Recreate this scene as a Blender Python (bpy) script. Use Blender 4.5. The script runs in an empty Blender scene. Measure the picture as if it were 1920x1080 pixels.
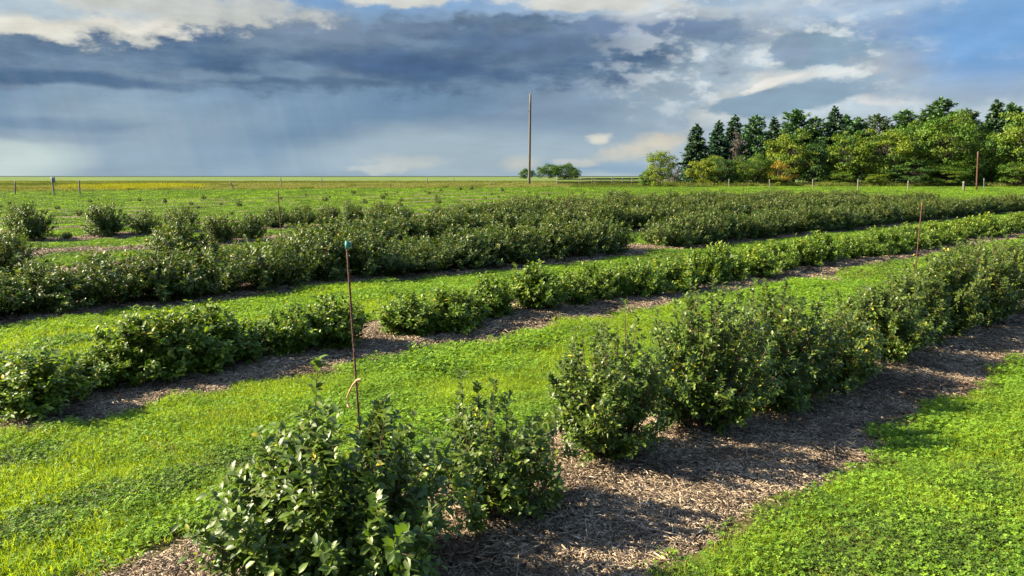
import bpy, math, random
import numpy as np
from math import radians as R
S = bpy.context.scene
COL = S.collection

# ------------------------------------------------------------------ camera, sky, sun, exposure
H = 2.2                                   # eye height
F = 1440.0                                # focal length in px of a 1920 wide frame
HY = 330.0                                # pixel row of the horizon
TH = math.atan((540 - HY) / F)            # downward pitch
cam_d = bpy.data.cameras.new('camera'); cam = bpy.data.objects.new('camera', cam_d); COL.objects.link(cam)
cam_d.sensor_width = 36.0; cam_d.lens = 36.0 * F / 1920.0
cam_d.clip_start = 0.1; cam_d.clip_end = 60000
cam.location = (0, 0, H); cam.rotation_euler = (R(90) - TH, 0, 0)
S.camera = cam
S.view_settings.view_transform = 'Standard'; S.view_settings.look = 'None'
S.view_settings.gamma = 1.0; S.view_settings.exposure = 2.2
S.cycles.max_bounces = 6; S.cycles.diffuse_bounces = 2; S.cycles.glossy_bounces = 2
S.cycles.transmission_bounces = 4; S.cycles.use_denoising = True
EXPO = 2 ** S.view_settings.exposure

SUN_EL, SUN_AZ = 32.0, -87.0              # azimuth measured from +Y (view direction) towards +X
sd = bpy.data.lights.new('sun', 'SUN'); sun = bpy.data.objects.new('sun', sd); COL.objects.link(sun)
sd.energy = 5.0; sd.angle = R(0.5); sd.color = (1.0, 0.88, 0.66)
sun.location = (-30, 8, 20)
sun.rotation_euler = (R(90 - SUN_EL), 0, R(180 - SUN_AZ))

def pix_ray(px, py):
    cx, cy = (px - 960) / F, -(py - 540) / F
    return cx, math.cos(TH) + cy * math.sin(TH), -math.sin(TH) + cy * math.cos(TH)

def srgb(*c):
    return tuple((v / 255 / 12.92) if v / 255 <= 0.04045 else ((v / 255 + 0.055) / 1.055) ** 2.4 for v in c)

class NT:
    """small helper over a node tree"""
    def __init__(s, tree): s.t = tree; s.n = tree.nodes; s.l = tree.links
    def node(s, typ, **kw):
        n = s.n.new(typ)
        for k, v in kw.items(): setattr(n, k, v)
        return n
    def put(s, sock, v):
        if isinstance(v, bpy.types.NodeSocket): s.l.new(v, sock)
        elif v is not None:
            if sock.type == 'RGBA' and len(v) == 3: v = (*v, 1)
            sock.default_value = v
    def math(s, op, a, b=None, c=None, clamp=False):
        n = s.node('ShaderNodeMath', operation=op, use_clamp=clamp)
        s.put(n.inputs[0], a); s.put(n.inputs[1], b)
        if c is not None: s.put(n.inputs[2], c)
        return n.outputs[0]
    def vmath(s, op, a, b=None, scale=None):
        n = s.node('ShaderNodeVectorMath', operation=op)
        s.put(n.inputs[0], a)
        if b is not None: s.put(n.inputs[1], b)
        if scale is not None: s.put(n.inputs[3], scale)
        return n.outputs['Value' if op in ('LENGTH', 'DOT_PRODUCT') else 'Vector']
    def mix(s, fac, a, b, blend='MIX'):
        n = s.node('ShaderNodeMix', data_type='RGBA', blend_type=blend)
        s.put(n.inputs[0], fac); s.put(n.inputs[6], a); s.put(n.inputs[7], b)
        return n.outputs[2]
    def noise(s, vec, scale, detail=4, rough=0.55, dist=0.0, color=False):
        n = s.node('ShaderNodeTexNoise')
        s.put(n.inputs['Vector'], vec); s.put(n.inputs['Scale'], scale); s.put(n.inputs['Detail'], detail)
        s.put(n.inputs['Roughness'], rough); s.put(n.inputs['Distortion'], dist)
        return n.outputs['Color' if color else 'Fac']
    def rng(s, v, a, b, c=0.0, d=1.0, smooth=True):
        n = s.node('ShaderNodeMapRange', interpolation_type='SMOOTHSTEP' if smooth else 'LINEAR')
        for i, q in enumerate((v, a, b, c, d)): s.put(n.inputs[i], q)
        return n.outputs[0]
    def mapping(s, vec, loc=(0, 0, 0), rot=(0, 0, 0), scale=(1, 1, 1), typ='POINT'):
        n = s.node('ShaderNodeMapping', vector_type=typ)
        s.put(n.inputs[0], vec); s.put(n.inputs[1], loc); s.put(n.inputs[2], rot); s.put(n.inputs[3], scale)
        return n.outputs[0]
    def ramp(s, fac, stops, k=1.0):
        stops = [(p, tuple(v * k for v in c)) for p, c in stops]
        n = s.node('ShaderNodeValToRGB'); e = n.color_ramp.elements
        while len(e) < len(stops): e.new(0.5)
        for el, (p, c) in zip(e, stops): el.position = p; el.color = (*c, 1)
        s.put(n.inputs[0], fac); return n.outputs[0]

W = bpy.data.worlds.new('World'); S.world = W; W.use_nodes = True
W.node_tree.nodes.clear(); w = NT(W.node_tree)
BG = 0.1                                   # background strength
KS = 1.0 / (BG * EXPO)                     # cloud colours are written as they are seen in the sky
def sc(*c, k=1.0): return tuple(v * KS * k for v in srgb(*c))
tc = w.node('ShaderNodeTexCoord').outputs['Generated']
nrm = w.vmath('NORMALIZE', tc)
sep = w.node('ShaderNodeSeparateXYZ'); w.put(sep.inputs[0], nrm)
az = w.math('MULTIPLY', w.math('ARCTAN2', sep.outputs[0], sep.outputs[1]), 180 / math.pi)
el = w.math('MULTIPLY', w.math('ARCSINE', sep.outputs[2]), 180 / math.pi)
cmb = w.node('ShaderNodeCombineXYZ'); w.put(cmb.inputs[0], az); w.put(cmb.inputs[1], el)
uv = cmb.outputs[0]                        # degrees of azimuth and elevation
def fbm_(vec, sx, sy, detail=8, rough=.58): return w.noise(w.mapping(vec, scale=(sx, sy, 1)), 1.0, detail, rough)
def warp(vec, scale, amp, detail=5, ay=0.6, xs=0.45, rough=0.6):
    nv = w.noise(w.mapping(vec, scale=(scale * xs, scale, scale)), 1.0, detail, rough, color=True)
    off = w.vmath('MULTIPLY', w.vmath('SUBTRACT', nv, (0.5, 0.5, 0.5)), (amp, amp * ay, 0))
    return w.vmath('ADD', vec, off)
puff = w.math('SUBTRACT', fbm_(uv, .42, .8, 9, .6), .5)           # billowing edge
uv_soft = warp(uv, 0.16, 5.0, 3)
uv_mid = warp(uv, 0.22, 4.5, 3, 0.45)
uv_fine = warp(uv, 0.35, 2.6, 3, 0.5)
def azel(px, py):
    x, y, z = pix_ray(px, py); return math.degrees(math.atan2(x, y)), math.degrees(math.asin(z / math.sqrt(x*x + y*y + z*z)))
sky = w.node('ShaderNodeTexSky', sky_type='NISHITA', sun_disc=False)
sky.sun_elevation = R(SUN_EL); sky.sun_rotation = R(SUN_AZ); sky.altitude = 600; sky.dust_density = 1.0
low = w.ramp(w.math('DIVIDE', el, 16.0), [(0.0, sc(176, 200, 208)), (0.35, sc(168, 190, 206)), (0.75, sc(128, 168, 214)), (1.0, sc(108, 154, 210))])
col = w.mix(w.rng(el, 14, 34), low, sky.outputs[0])
def blob(col, vec, px, py, rx, ry, c, op=1.0, soft=0.35, rot=0.0):
    a, e = azel(px, py); k = 57.3 / F
    v = w.vmath('SUBTRACT', vec, (a, e, 0))
    if rot: v = w.mapping(v, rot=(0, 0, -R(rot)))
    v = w.vmath('MULTIPLY', v, (1 / (rx * k), 1 / (ry * k), 0))
    ln = w.vmath('LENGTH', v)
    if vec is not uv_soft: ln = w.math('ADD', ln, w.math('MULTIPLY', puff, 1.3 if vec is uv_mid else 2.6))
    m = w.rng(ln, 1 - soft, 1 + soft, op, 0.0)
    return w.mix(m, col, c if isinstance(c, bpy.types.NodeSocket) else sc(*c))
# veil, storm body, rain shafts
for a in [
    (uv_soft, 1330, 190, 560, 190, (178, 194, 203), .9, .5), (uv_soft, 1750, 240, 380, 110, (192, 207, 216), .8, .6), (uv_soft, 1600, 100, 300, 90, (178, 196, 210), .75, .7), (uv_soft, 1180, 140, 230, 70, (172, 188, 198), .7, .7),
    (uv_soft, 1090, 215, 230, 60, (186, 200, 206), .6, .6, 22),
    (uv_soft, 250, 170, 930, 150, (118, 147, 174), 1, .35), (uv_soft, 1010, 170, 330, 62, (130, 152, 174), .95, .4, 20),
    (uv_soft, 380, 300, 380, 90, (146, 170, 189), .9, .5), (uv_soft, 720, 215, 260, 40, (112, 143, 173), .8, .6, 12),
    (uv_soft, 860, 290, 240, 50, (166, 186, 197), .9, .5), (uv_soft, 190, 240, 110, 100, (152, 174, 190), .55, .7, 60),
    (uv_soft, 10, 300, 110, 42, (196, 212, 210), .95, .45), (uv_mid, 40, 225, 140, 10, (112, 140, 168), .7, .6),
    (uv_mid, 60, 246, 130, 9, (134, 156, 178), .6, .6),
    (uv_soft, 1120, 318, 150, 12, (142, 172, 196), .8, .6)]:
    col = blob(col, *a)
dark = w.mix(w.rng(w.noise(w.mapping(uv, scale=(.09, .3, 1)), 1, 6, .6), .35, .68), sc(78, 106, 140), sc(124, 147, 168))
for a in [
    (uv_mid, 420, 95, 780, 66, dark, 1, .22), (uv_mid, 1010, 75, 210, 42, dark, 1, .2), (uv_fine, 1340, 48, 130, 28, (122, 146, 172), 1, .25, -6),
    (uv_fine, 1190, 50, 130, 20, (118, 140, 172), .9, .3),
    (uv_mid, 720, 118, 190, 22, (74, 101, 138), .85, .5), (uv_mid, 1000, 85, 120, 20, (94, 118, 150), .8, .5), (uv_mid, 90, 142, 190, 10, (78, 108, 142), .9, .5, -4),
    (uv_mid, 560, 156, 170, 6, (82, 110, 142), .7, .6), (uv_fine, 545, 127, 62, 13, (122, 148, 172), .8, .5), (uv_fine, 395, 138, 60, 9, (130, 154, 176), .7, .5),
    (uv_mid, 480, 40, 330, 22, (128, 146, 168), .65, .7),
    (uv_fine, 90, 14, 300, 42, (206, 208, 200), .95, .28, 2), (uv_fine, 55, 45, 75, 16, (232, 230, 218), .95, .4), (uv_fine, 200, 28, 120, 16, (236, 232, 220), .85, .5, -8), (uv_fine, 20, 2, 170, 16, (172, 194, 210), .8, .5),
    (uv_fine, 430, 14, 150, 22, (196, 200, 198), .85, .5), (uv_fine, 760, -3, 120, 10, (218, 218, 208), .9, .4), (uv_fine, 1110, 6, 160, 16, (216, 216, 208), .9, .35),
    (uv_fine, 1260, 22, 110, 12, (198, 204, 206), .6, .5), (uv_fine, 1470, 20, 80, 50, (190, 200, 208), .6, .6)]:
    col = blob(col, *a)
# broken clouds on the right
rm = w.math('MULTIPLY', w.math('MULTIPLY', w.rng(az, 3, 14), w.rng(el, 2.5, 6)), w.rng(el, 22, 14))
pw = w.math('ADD', puff, w.math('MULTIPLY', w.math('SUBTRACT', fbm_(uv, .16, .34, 3), .5), .9))
col = w.mix(w.math('MULTIPLY', w.math('MULTIPLY', rm, w.rng(pw, -.02, .16)), .8), col, sc(214, 222, 226))
rn = w.noise(w.mapping(w.mapping(uv, rot=(0, 0, R(-14))), scale=(.75, .02, 1)), 1.0, 4, .6)      # falling rain
rz = w.math('MULTIPLY', w.math('MULTIPLY', w.rng(az, -8, -14), w.rng(el, 8, 5)), .05)
col = w.mix(w.math('MULTIPLY', rz, w.rng(rn, .35, .65)), col, sc(222, 230, 232))
for a in [
    (uv_fine, 1560, 142, 130, 14, (218, 223, 222), .9, .6, 3), (uv_fine, 1660, 150, 50, 22, (216, 220, 220), .8, .5),
    (uv_fine, 1540, 92, 92, 36, (136, 163, 184), .95, .25), (uv_fine, 1475, 95, 34, 22, (142, 162, 184), .9, .3),
    (uv_fine, 1740, 112, 110, 34, (164, 176, 188), .9, .3, 4), (uv_fine, 1840, 86, 50, 7, (206, 212, 220), .7, .6, 30),
    (uv_fine, 1385, 192, 60, 24, (210, 214, 210), .8, .6, 24), (uv_mid, 1485, 182, 140, 25, (140, 165, 184), 1, .22, 7), (uv_fine, 1400, 202, 50, 10, (140, 165, 184), .9, .3),
    (uv_fine, 1450, 160, 60, 6, (236, 234, 228), .9, .4, 14), (uv_fine, 1680, 184, 62, 9, (222, 222, 218), .9, .4), (uv_mid, 1800, 165, 120, 30, (156, 178, 198), .9, .4), (uv_fine, 1900, 140, 70, 30, (160, 180, 200), .9, .4),
    (uv_fine, 1685, 40, 70, 12, (150, 172, 204), .8, .5), (uv_fine, 1700, 62, 60, 8, (140, 162, 196), .8, .5), (uv_fine, 1640, 14, 90, 7, (196, 208, 220), .6, .6), (uv_fine, 1800, 30, 60, 9, (196, 208, 222), .6, .6, 10),
    (uv_soft, 1905, 75, 130, 60, (112, 160, 214), .7, .5), (uv_fine, 1600, 20, 120, 18, (150, 182, 216), .45, .6),
    (uv_fine, 1225, 270, 58, 14, (222, 212, 188), .75, .8, 12), (uv_fine, 1165, 290, 48, 9, (212, 208, 192), .6, .9, 5),
    (uv_fine, 1126, 262, 20, 7, (222, 220, 208), .9, .6), (uv_fine, 760, 304, 62, 12, (198, 203, 198), .7, .8), (uv_fine, 700, 318, 50, 8, (200, 206, 202), .7, .5),
    (uv_fine, 975, 305, 30, 12, (204, 203, 192), .7, .8), (uv_fine, 1075, 303, 40, 8, (206, 206, 198), .7, .5)]:
    col = blob(col, *a)
col = blob(col, uv_mid, 1860, 55, 130, 50, (116, 166, 216), .75, .6)
relief = w.math('SUBTRACT', fbm_(uv, .2, .42, 7, .5), fbm_(w.vmath('ADD', uv, (-.8, .5, 0)), .2, .42, 7, .5))   # billows lit from the upper left
amt = w.math('MULTIPLY', w.rng(el, 1.5, 8.0, .25, 1.0), w.rng(el, 16, 34, 1.0, 0.0))
amt = w.math('MULTIPLY', amt, w.rng(az, 24, 33, 1.0, .45))
gain = w.math('ADD', 1.0, w.math('MULTIPLY', w.math('MULTIPLY', relief, .8), amt))
streak = w.rng(fbm_(uv, .06, .5, 5), .3, .7, .94, 1.06)
col = w.vmath('SCALE', col, scale=w.math('MULTIPLY', gain, streak))
bg = w.node('ShaderNodeBackground'); w.put(bg.inputs[0], col); bg.inputs[1].default_value = BG
wo = w.node('ShaderNodeOutputWorld'); w.l.new(bg.outputs[0], wo.inputs[0])
W.cycles.sampling_method = 'MANUAL'; W.cycles.sample_map_resolution = 512

# ------------------------------------------------------------------ helpers
rs = np.random.RandomState(11); random.seed(5)
def unit(v): return v / np.maximum(np.linalg.norm(v, axis=-1, keepdims=True), 1e-9)

def mesh(name, V, polys, mats=(), smooth=False, attrs=None, midx=None):
    """polys: list of int arrays (n,3) / (n,4)"""
    me = bpy.data.meshes.new(name)
    V = np.ascontiguousarray(V, dtype=np.float32)
    polys = [np.asarray(p, dtype=np.int32) for p in polys if len(p)]
    tot = np.concatenate([np.full(len(p), p.shape[1], np.int32) for p in polys])
    loops = np.concatenate([p.ravel() for p in polys])
    me.vertices.add(len(V)); me.vertices.foreach_set('co', V.ravel())
    me.loops.add(len(loops)); me.loops.foreach_set('vertex_index', loops)
    me.polygons.add(len(tot))
    me.polygons.foreach_set('loop_start', np.concatenate([[0], np.cumsum(tot)[:-1]]).astype(np.int32))
    me.polygons.foreach_set('loop_total', tot)
    for m in mats: me.materials.append(m)
    if midx is not None: me.polygons.foreach_set('material_index', np.asarray(midx, np.int32))
    if smooth: me.polygons.foreach_set('use_smooth', np.ones(len(tot), bool))
    me.update(calc_edges=True)
    for k, arr in (attrs or {}).items():
        a = me.attributes.new(k, 'FLOAT', 'FACE'); a.data.foreach_set('value', np.asarray(arr, np.float32))
    return me

def link(name, me, parent=None, loc=None):
    o = bpy.data.objects.new(name, me); COL.objects.link(o)
    if parent: o.parent = parent
    if loc is not None: o.location = loc
    return o
def tag(o, label=None, cat=None, group=None, kind=None):
    if label: o['label'] = label
    if cat: o['category'] = cat
    if group: o['group'] = group
    if kind: o['kind'] = kind
    return o
def copy_tree(src, parent=None):
    c = src.copy(); COL.objects.link(c)
    if parent: c.parent = parent
    for ch in list(src.children): copy_tree(ch, c)
    return c

# ---- terrain
_k = np.random.RandomState(3)
WV = [(2 * math.pi / l, _k.uniform(0, 6.28), _k.uniform(0, 6.28), a) for l, a in ((.55, .006), (.75, .007), (1.1, .009), (1.5, .010), (2.3, .012), (3.1, .014), (5, .02), (9, .03))]
def sstep(v, a, b):
    t = np.clip((v - a) / (b - a), 0, 1); return t * t * (3 - 2 * t)
def hgt(x, y):
    x = np.asarray(x, float); y = np.asarray(y, float)
    r = np.hypot(x, y); z = np.zeros_like(x + y)
    for k, th, ph, a in WV:
        z = z + a * np.sin(k * (x * math.cos(th) + y * math.sin(th)) + ph)
    z = z * (1 - sstep(r, 25, 60))
    return z + 0.7 * sstep(y, 55, 105)
def pos(px, Y, z=None):
    """world x (and z for a given picture row) at distance Y for picture column px"""
    dep = Y * math.cos(TH) + (H - 0.5) * math.sin(TH)
    return (px - 960) / F * dep
def ray_at(px, py, Y):
    x, y, z = pix_ray(px, py); return np.array((x / y * Y, Y, H + z / y * Y))
def ground_hit(px, py):
    x, y, z = pix_ray(px, py); lo, hi = 1.0, 3000.0
    for _ in range(60):
        m = (lo + hi) / 2
        if H + z / y * m > float(hgt(x / y * m, m)): lo = m
        else: hi = m
    return x / y * lo, lo

# ---- planting rows: u runs along the rows, n across them
A0 = R(47); U = np.array((math.sin(A0), math.cos(A0))); Nn = np.array((-math.cos(A0), math.sin(A0)))
ROWS = [3.55, 8.85, 14.4, 19.9, 25.3, 30.8, 36.2, 41.6, 47.0, 52.4, 57.8, 63.2, 68.6]
T_END = 60.0
def xy(d, t): return d * Nn[0] + t * U[0], d * Nn[1] + t * U[1]
def row_t(px, d):
    lo, hi = -60.0, 400.0
    for _ in range(50):
        m = (lo + hi) / 2; x, y = xy(d, m)
        if y < 0.5: lo = m; continue
        if 960 + F * x / (y * math.cos(TH) + H * math.sin(TH)) < px: lo = m
        else: hi = m
    return lo
def hw(i, t, side):
    t = np.asarray(t, float); q = i * 1.7 + side * 2.3
    b = 1.16 if i < 6 else 0.85
    if i == 0 and side > 0: b = b - .24
    w_ = b + .09 * np.sin(.9 * t + q) + .07 * np.sin(2.1 * t + 2 * q) + .045 * np.sin(5.3 * t + 3 * q) + .03 * np.sin(11.0 * t + q)
    if i >= 6: w_ = w_ - .35 * (np.sin(.23 * t + q * 3) > .1)
    return w_
def in_bed(x, y):
    """signed distance into the nearest bed (positive inside)"""
    d = x * Nn[0] + y * Nn[1]; t = x * U[0] + y * U[1]
    best = np.full(np.shape(d), -9.0)
    for i, c in enumerate(ROWS):
        e = np.where(d > c, hw(i, t, 1), hw(i, t, -1)) - np.abs(d - c)
        e = np.minimum(e, T_END + 1 - t)
        best = np.maximum(best, e)
    return best

# ------------------------------------------------------------------ materials
ALB = .78
def new_mat(name):
    m = bpy.data.materials.new(name); m.use_nodes = True; m.node_tree.nodes.clear()
    return m, NT(m.node_tree)
def finish(m, s, shader, disp=None):
    o = s.node('ShaderNodeOutputMaterial'); s.l.new(shader, o.inputs[0]); return m
def princ(s, c, rough=.8, spec=.3, normal=None):
    p = s.node('ShaderNodeBsdfPrincipled'); s.put(p.inputs['Base Color'], c); s.put(p.inputs['Roughness'], rough)
    p.inputs['Specular IOR Level'].default_value = spec
    if normal is not None: s.l.new(normal, p.inputs['Normal'])
    return p.outputs[0]
def bump(s, h, strength, dist):
    b = s.node('ShaderNodeBump'); s.put(b.inputs['Height'], h); b.inputs['Strength'].default_value = strength; b.inputs['Distance'].default_value = dist
    return b.outputs[0]
def leaf_mat(name, stops, tip=None, trans=.3, tcol=None, rough=.42, spec=.45, big=0.0, under=None, blot=0.0):
    """stops: colours over the per-leaf random value 'lv'; 'ty' marks young shoots"""
    m, s = new_mat(name)
    lv = s.node('ShaderNodeAttribute', attribute_name='lv').outputs['Fac']
    c = s.ramp(lv, stops, ALB)
    if big:
        oi = s.node('ShaderNodeObjectInfo').outputs['Random']
        c = s.mix(s.math('MULTIPLY', oi, big), c, s.vmath('MULTIPLY', c, (1.5, 1.12, .8)))
    if tip:
        ty = s.node('ShaderNodeAttribute', attribute_name='ty').outputs['Fac']
        c = s.mix(ty, c, tuple(v * ALB for v in tip))
    if under:      # paler lower side of the leaf
        bf = s.node('ShaderNodeNewGeometry').outputs['Backfacing']
        c = s.mix(s.math('SUBTRACT', 1.0, bf), c, s.mix(.6, c, under))
    if blot:       # the sward varies in colour from place to place
        gp = s.node('ShaderNodeNewGeometry').outputs['Position']
        nz = s.noise(s.mapping(gp, scale=(1, 1, 0)), 1.1, 5, .65)
        c = s.mix(s.rng(nz, .42, .62, 0, blot), c, s.vmath('MULTIPLY', c, (.55, .62, .8)))
    p = princ(s, c, rough, spec)
    t = s.node('ShaderNodeBsdfTranslucent'); s.put(t.inputs[0], s.vmath('MULTIPLY', c, tcol or (2.0, 2.3, .6)))
    mx = s.node('ShaderNodeMixShader'); mx.inputs[0].default_value = trans
    s.l.new(p, mx.inputs[1]); s.l.new(t.outputs[0], mx.inputs[2])
    return finish(m, s, mx.outputs[0])
def plain_mat(name, c1, c2, scale, rough=.8, bs=.3, bd=.01, stretch=(1, 1, 1), spec=.2):
    m, s = new_mat(name); tco = s.node('ShaderNodeTexCoord').outputs['Object']
    n = s.noise(s.mapping(tco, scale=stretch), scale, 6, .6)
    return finish(m, s, princ(s, s.ramp(n, [(.3, c1), (.7, c2)], ALB), rough, spec, bump(s, n, bs, bd)))

M_bush = leaf_mat('berry leaf', [(0, (0.034, 0.064, 0.009)), (.4, (0.065, 0.107, 0.014)), (.75, (0.107, 0.170, 0.020)), (.93, (0.192, 0.261, 0.024)), (1, (0.525, 0.440, 0.028))], tip=(.15, .17, .04), trans=.24, rough=.45, spec=.32, big=.3, under=(.11, .14, .075))
M_bush2 = leaf_mat('sprawling berry leaf', [(0, (0.036, 0.071, 0.010)), (.4, (0.076, 0.135, 0.014)), (.75, (0.144, 0.223, 0.018)), (.95, (0.238, 0.318, 0.025)), (1, (0.541, 0.429, 0.040))], tip=(.22, .24, .04), trans=.26, rough=.5, spec=.3, big=.3)
M_bush3 = leaf_mat('hedge berry leaf', [(0, (0.024, 0.052, 0.011)), (.4, (0.049, 0.091, 0.015)), (.75, (0.097, 0.147, 0.023)), (.93, (0.176, 0.216, 0.035)), (1, (0.351, 0.244, 0.062))], tip=(.17, .14, .05), trans=.2, rough=.5, spec=.3, big=.5)
M_stem = plain_mat('berry twig bark', (.07, .04, .025), (.16, .09, .055), 30, .7)
M_blade = leaf_mat('grass blade', [(0, (0.102, 0.171, 0.016)), (.5, (0.213, 0.312, 0.019)), (.9, (0.325, 0.420, 0.027)), (1, (0.547, 0.498, 0.115))], trans=.45, tcol=(1.9, 1.75, .5), rough=.55, spec=.2, blot=.6)
M_clover = leaf_mat('clover leaf', [(0, (0.075, 0.158, 0.016)), (.5, (0.160, 0.286, 0.021)), (.95, (0.269, 0.413, 0.029)), (1, (0.370, 0.444, 0.058))], trans=.35, tcol=(1.9, 1.8, .5), rough=.6, spec=.15, blot=.6)
M_weed = leaf_mat('dark clover leaf', [(0, (0.038, 0.069, 0.010)), (.5, (0.084, 0.140, 0.017)), (1, (0.149, 0.209, 0.017))], trans=.2, rough=.6, spec=.15, blot=.6)
M_straw = leaf_mat('tall meadow grass', [(0, (0.127, 0.156, 0.040)), (.5, (0.218, 0.221, 0.056)), (.9, (0.299, 0.286, 0.090)), (1, (0.345, 0.325, 0.160))], trans=.3, tcol=(1.3, 1.3, .7), rough=.7, spec=.1)
M_mgreen = leaf_mat('tall green grass', [(0, (.05, .08, .012)), (.5, (.095, .13, .018)), (1, (.17, .18, .03))], trans=.3, tcol=(1.3, 1.3, .7), rough=.7, spec=.1)
M_yellow = leaf_mat('yellow meadow grass', [(0, (.2, .23, .015)), (.5, (.32, .32, .015)), (1, (.38, .34, .02))], trans=.3, tcol=(1.2, 1.2, .7), rough=.7, spec=.1)

def chip_mat():
    m, s = new_mat('wood chip')
    lv = s.node('ShaderNodeAttribute', attribute_name='lv').outputs['Fac']
    g = s.node('ShaderNodeNewGeometry').outputs['Position']
    c = s.ramp(lv, [(0, (.05, .034, .02)), (.3, (.17, .12, .075)), (.6, (.34, .255, .165)), (.88, (.52, .41, .28)), (1, (.66, .56, .42))])
    c = s.vmath('SCALE', c, scale=.84)
    n = s.noise(s.mapping(g, scale=(1, 1, .2)), 1.6, 4, .6)
    c = s.mix(s.rng(n, .42, .66, 0, .75), c, s.vmath('MULTIPLY', c, (.34, .30, .28)))
    return finish(m, s, princ(s, c, .8, .2))
M_chip = chip_mat()
def mulch_mat():
    m, s = new_mat('wood chip mulch'); g = s.node('ShaderNodeNewGeometry').outputs['Position']
    v = s.node('ShaderNodeTexVoronoi', feature='F1'); s.put(v.inputs['Vector'], s.mapping(s.vmath('ADD', g, s.vmath('SCALE', s.noise(g, 9, 2, .5, color=True), scale=.08)), scale=(1, .45, 1))); v.inputs['Scale'].default_value = 42
    k = s.node('ShaderNodeSeparateColor'); s.l.new(v.outputs['Color'], k.inputs[0])
    c = s.ramp(k.outputs[0], [(0, (.035, .024, .015)), (.45, (.11, .078, .05)), (.8, (.25, .185, .12)), (1, (.42, .33, .23))])
    c = s.vmath('SCALE', c, scale=ALB)
    n = s.noise(g, 1.6, 4, .6)
    c = s.mix(s.rng(n, .42, .66, 0, .75), c, s.vmath('MULTIPLY', c, (.34, .30, .28)))
    return finish(m, s, princ(s, c, .9, .15, bump(s, v.outputs['Distance'], .6, .02)))
M_mulch = mulch_mat()

def ground_mat():
    m, s = new_mat('lawn and fields'); g = s.node('ShaderNodeNewGeometry').outputs['Position']
    sp = s.node('ShaderNodeSeparateXYZ'); s.put(sp.inputs[0], g); X, Y = sp.outputs[0], sp.outputs[1]
    rot = s.mapping(g, rot=(0, 0, A0 - R(90)), typ='POINT')          # x along the rows
    n1 = s.noise(s.mapping(rot, scale=(.35, 1.1, 1)), 1.0, 6, .62)
    n2 = s.noise(g, 7.0, 6, .65)
    n3 = s.noise(g, .12, 4, .6)
    lawn = s.mix(s.rng(n2, .35, .65), (.045, .036, .018), (.07, .075, .014))
    lawn = s.mix(s.rng(Y, 30, 70, 0, .8), lawn, s.mix(s.rng(n2, .35, .65), (.085, .115, .012), (.15, .185, .015)))
    lawn = s.mix(s.rng(n1, .50, .72, 0, .7), lawn, (.05, .075, .022))
    lawn = s.mix(s.rng(n3, .45, .65, 0, .35), lawn, (.17, .22, .04))
    # uncut field beyond the fence, in long shallow bands
    band = s.noise(s.mapping(g, scale=(.006, .03, 1)), 1.0, 5, .65)
    fine = s.noise(s.mapping(g, scale=(.35, .9, 1)), 1.0, 6, .7)
    gold = s.mix(s.rng(fine, .3, .7), (.15, .16, .035), (.26, .25, .06))
    green = s.mix(s.rng(s.noise(s.mapping(g, scale=(.05, .02, 1)), 1.0, 5, .7), .35, .65), (.075, .12, .03), (.135, .18, .05))
    dist = s.math('ADD', Y, s.math('MULTIPLY', s.math('SUBTRACT', band, .5), 60))
    far = s.mix(s.rng(dist, 135, 165), gold, green)
    far = s.mix(s.math('MULTIPLY', s.rng(dist, 150, 158), s.rng(dist, 185, 172)), far, (.07, .11, .025))
    far = s.mix(s.math('MULTIPLY', s.rng(X, 10, 40), s.rng(X, 90, 60)), far, green)
    far = s.mix(s.rng(s.noise(s.mapping(g, scale=(.0015, .012, 1)), 1.0, 4, .6), .5, .66, 0, .6), far, (.13, .15, .035))
    far = s.mix(s.rng(Y, 900, 1500), far, (.035, .05, .035))
    edge = s.math('SUBTRACT', Y, s.math('ADD', 86, s.math('MULTIPLY', s.math('ADD', X, 55), .26)))
    f = s.math('MULTIPLY', s.rng(edge, 0, 4), s.rng(X, 26, 20))
    f = s.math('MAXIMUM', f, s.rng(Y, 128, 134))
    c = s.vmath('SCALE', s.mix(f, lawn, far), scale=ALB)
    return finish(m, s, princ(s, c, .95, .05, bump(s, n2, .5, .04)))
M_ground = ground_mat()
M_wood = plain_mat('weathered post wood', (.10, .085, .07), (.24, .21, .175), 7, .85, .4, .01, (3, 3, .5))
M_palewood = plain_mat('pale post wood', (.12, .11, .09), (.2, .185, .155), 7, .85, .4, .01, (3, 3, .5))
M_darkwood = plain_mat('dark rail wood', (.025, .021, .017), (.06, .05, .04), 5, .85, .4, .01, (1, 3, 3))
M_pole = plain_mat('utility pole wood', (.08, .075, .055), (.18, .16, .125), 3, .85, .4, .01, (6, 6, .35))
M_rust = plain_mat('rusted steel', (.05, .02, .013), (.14, .055, .032), 60, .75, .5, .002, (1, 1, .2), .3)
M_teal = plain_mat('teal plastic', (.03, .22, .24), (.08, .36, .36), 60, .4, .1, .001)
M_tape = plain_mat('faded orange tape', (.55, .26, .14), (.75, .42, .26), 60, .5, .2, .002)
M_sign = plain_mat('pale metal sheet', (.2, .27, .34), (.27, .34, .4), 5, .4, .1, .001)
M_metal = plain_mat('galvanised steel', (.1, .105, .11), (.16, .165, .17), 20, .4, .1, .001)
M_bark = plain_mat('tree bark', (.06, .045, .035), (.15, .12, .09), 4, .9, .6, .03, (3, 3, .6))

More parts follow.
